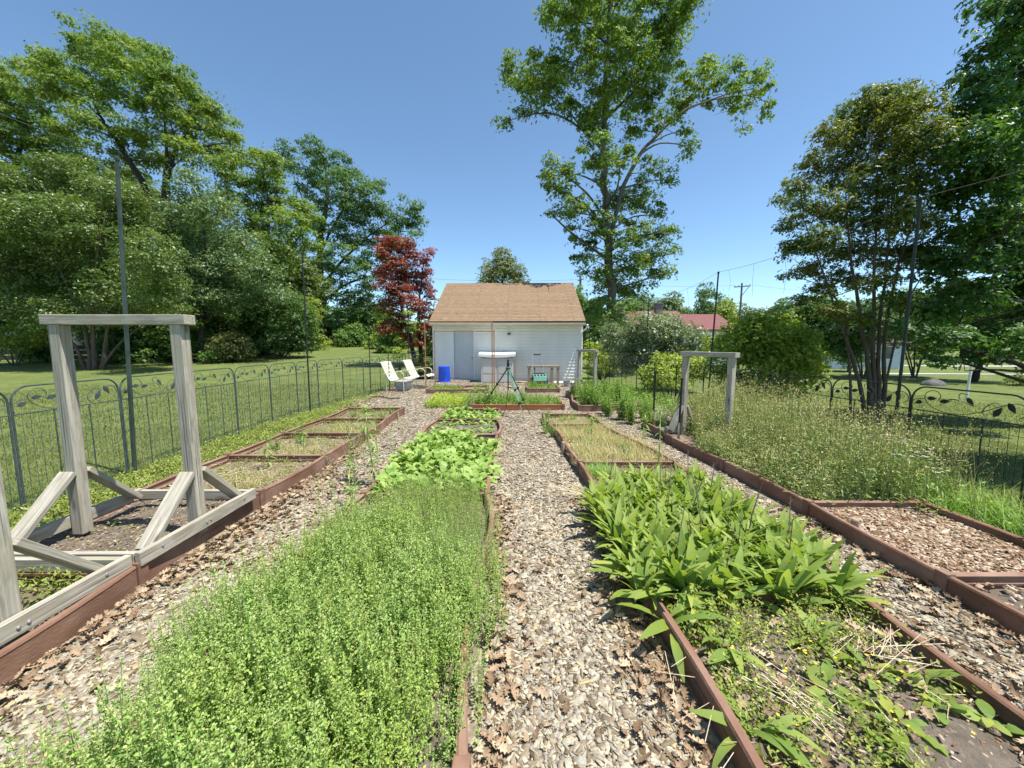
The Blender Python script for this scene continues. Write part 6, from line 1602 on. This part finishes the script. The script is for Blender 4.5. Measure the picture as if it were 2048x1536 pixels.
# parked car
t = thing('parked_car', 'dark car parked on the far drive, partly hidden by the shrubs', 'car', (25.9, 40.9, float(gz(25.9,40.9))+.02), R(-10))
prof = [(-2.2,.45),(-2.25,.75),(-2.1,.98),(-1.9,1.02),(-1.55,1.48),(-.2,1.56),(.55,1.45),(1.15,1.05),(2.05,.90),(2.25,.70),(2.25,.42),(1.8,.32),(-1.8,.32)]
vs = [(x,y,z) for y in (-.85,.85) for x,z in prof]; k_=len(prof)
MB().add(vs,[tuple(range(k_))[::-1],tuple(range(k_,2*k_))]+[(q,(q+1)%k_,k_+(q+1)%k_,k_+q) for q in range(k_)]).build('body', M['car_paint'], t, bevel=.07)
for s in (-1,1):
    for q in ([(-1.75,1.04),(-1.5,1.40),(-.75,1.44),(-.75,1.03)],[(-.68,1.03),(-.68,1.44),(-.2,1.47),(.45,1.37),(.95,1.05)]):
        MB().add([(x,s*.856,z) for x,z in q],[tuple(range(len(q)))]).build('side_window', M['window'], t)
    for x in (-1.4,1.4):
        w = MB().lathe([(.18,-.1),(.31,-.1),(.33,-.06),(.33,.06),(.31,.1),(.18,.1)],20).build('wheel', M['tyre'], t); w.matrix_basis = Matrix.Translation((x,s*.80,.33)) @ Matrix.Rotation(R(90),4,'X')
        rm = MB().lathe([(.02,-.11),(.18,-.105),(.19,.0),(.18,.105),(.02,.11)],16).build('rim', M['steel'], w)
# utility poles
def upole(label, px, ptop, d, arms=True):
    P = at(px, ptop, d); z0 = float(gz(P[0],P[1])); t = thing('utility_pole', label, 'pole', (P[0],P[1],z0), 0, 'utility poles'); H = P[2]-z0
    MB().tube([(0,0,-.5),(0,0,H*.5),(0,0,H)],[.17,.15,.11],9).build('mast', M['pole_wood'], t)
    if arms:
        a = MB().bar((-1.1,-.14,H-.55),(1.1,-.10,H-.40),.11,.13).build('cross_arm', M['pole_wood'], t)
        MB().bar((.9,-.13,H-.5),(.07,-.1,H-1.6),.06,.07).build('arm_brace', M['pole_wood'], t)
        for x in (-1,-.5,.5,1): MB().lathe([(.05,0),(.06,.06),(.03,.09),(.05,.12),(.03,.16)],8,(x,-.12,H-.38+.07*x)).build('insulator', M['bucket'], t)
    else:
        MB().lathe([(.16,0),(.18,.05),(.18,.5),(.15,.56)],12,(.26,0,H-2.4)).build('transformer', M['bucket'], t)
        MB().bar((-.3,-.1,H-.3),(.3,-.1,H-.1),.08,.1).build('cross_arm', M['pole_wood'], t)
    return Vector((P[0],P[1],P[2]))
u1 = upole('utility pole standing just right of the building roof', 1161, 556, 40, False)
u2 = upole('utility pole with a braced cross-arm right of the red roofed house', 1484, 566, 52)
def cable(label, a, b, sag, r=.011):
    q = [a.lerp(b,k/16)-Vector((0,0,sag*4*(k/16)*(1-k/16))) for k in range(17)]
    tag(MB().tube(q,r,4).build('power_line', M['string']), label, 'cable', 'overhead power lines')
cable('upper overhead line from the roof-side pole to the cross-arm pole', u1-Vector((0,0,.15)), u2-Vector((.9,0,.3)), .4)
cable('lower overhead line from the roof-side pole to the cross-arm pole', u1-Vector((0,0,1.6)), u2-Vector((0,0,1.8)), .4)
cable('overhead line running left from the roof-side pole over the building', u1-Vector((0,0,.15)), u1+Vector((-22,1,.6)), .4)
cable('overhead line running right from the cross-arm pole', u2-Vector((-.9,0,.2)), u2+Vector((26,8,.1)), .5)
# boulder, white post, garden box on the right lawn
P = G(1868,773,-.35); mb = MB(); rgk = random.Random(9)
vs=[];fs=[];nu,nv=14,7
for j in range(nv+1):
    for i in range(nu):
        a=2*math.pi*i/nu; e=math.pi/2*j/nv; r=1+.12*math.sin(3*a+1)+.08*math.sin(5*a+j)
        vs.append((.85*r*math.cos(a)*math.cos(e),.5*r*math.sin(a)*math.cos(e),.42*math.sin(e)*(1+.1*math.sin(4*a))-.05))
for j in range(nv):
    for i in range(nu): fs.append((j*nu+i,j*nu+(i+1)%nu,(j+1)*nu+(i+1)%nu,(j+1)*nu+i))
o = mb.add([(x*.6,y*.6,z*.75) for x,y,z in vs],fs).build('boulder', M['rock'], smooth=True); o.location=(P[0],P[1],float(gz(P[0],P[1]))); tag(o,'low grey boulder on the right lawn under the dark branches','rock')
P = G(1931,808,-.35); t = MB().lathe([(.035,-.1),(.032,1.2),(.03,1.25),(.02,1.27)],12).build('white_post', M['trim']); t.location=(P[0],P[1],float(gz(P[0],P[1]))); t.rotation_euler=(0,R(2),0); tag(t,'slim white post standing alone on the right lawn','post')

# ------------------------------------------------------------------ light, air, camera
S = Vector((.36, -.13, 1.0)).normalized()
EL = math.asin(S.z); AZ = math.atan2(S.x, S.y)
sun = bpy.data.lights.new('Sun', 'SUN'); sun.energy = 3.5; sun.angle = R(.5); sun.color = (1, .955, .88)
so = bpy.data.objects.new('Sun', sun); C.objects.link(so); so.rotation_euler = S.to_track_quat('Z', 'Y').to_euler(); so.location = (5, 0, 20)
w = bpy.data.worlds.new('World'); bpy.context.scene.world = w; w.use_nodes = True
nt = w.node_tree; bg = nt.nodes['Background']
sky = nt.nodes.new('ShaderNodeTexSky'); sky.sky_type = 'NISHITA'; sky.sun_disc = False
sky.sun_elevation = EL; sky.sun_rotation = AZ; sky.air_density = .72; sky.dust_density = .35; sky.ozone_density = 2.2; sky.altitude = 50
tn = nt.nodes.new('ShaderNodeMix'); tn.data_type = 'RGBA'; tn.blend_type = 'MULTIPLY'; tn.inputs[0].default_value = 1; tn.inputs[7].default_value = (.88, .985, .945, 1)
nt.links.new(sky.outputs[0], tn.inputs[6]); nt.links.new(tn.outputs[2], bg.inputs[0]); bg.inputs[1].default_value = .105
sc = bpy.context.scene
cam = bpy.data.cameras.new('Camera'); co = bpy.data.objects.new('Camera', cam); C.objects.link(co)
cam.sensor_width = 36; cam.lens = F/2048*36; cam.clip_start = .05; cam.clip_end = 3000
co.location = (0, 0, CAMZ); co.rotation_euler = (R(90)-PITCH, 0, 0)
sc.camera = co
sc.view_settings.view_transform = 'Standard'; sc.view_settings.look = 'None'; sc.view_settings.gamma = 1; sc.view_settings.exposure = 1.24
sc.cycles.max_bounces = 6; sc.cycles.diffuse_bounces = 3; sc.cycles.transmission_bounces = 3; sc.cycles.glossy_bounces = 2
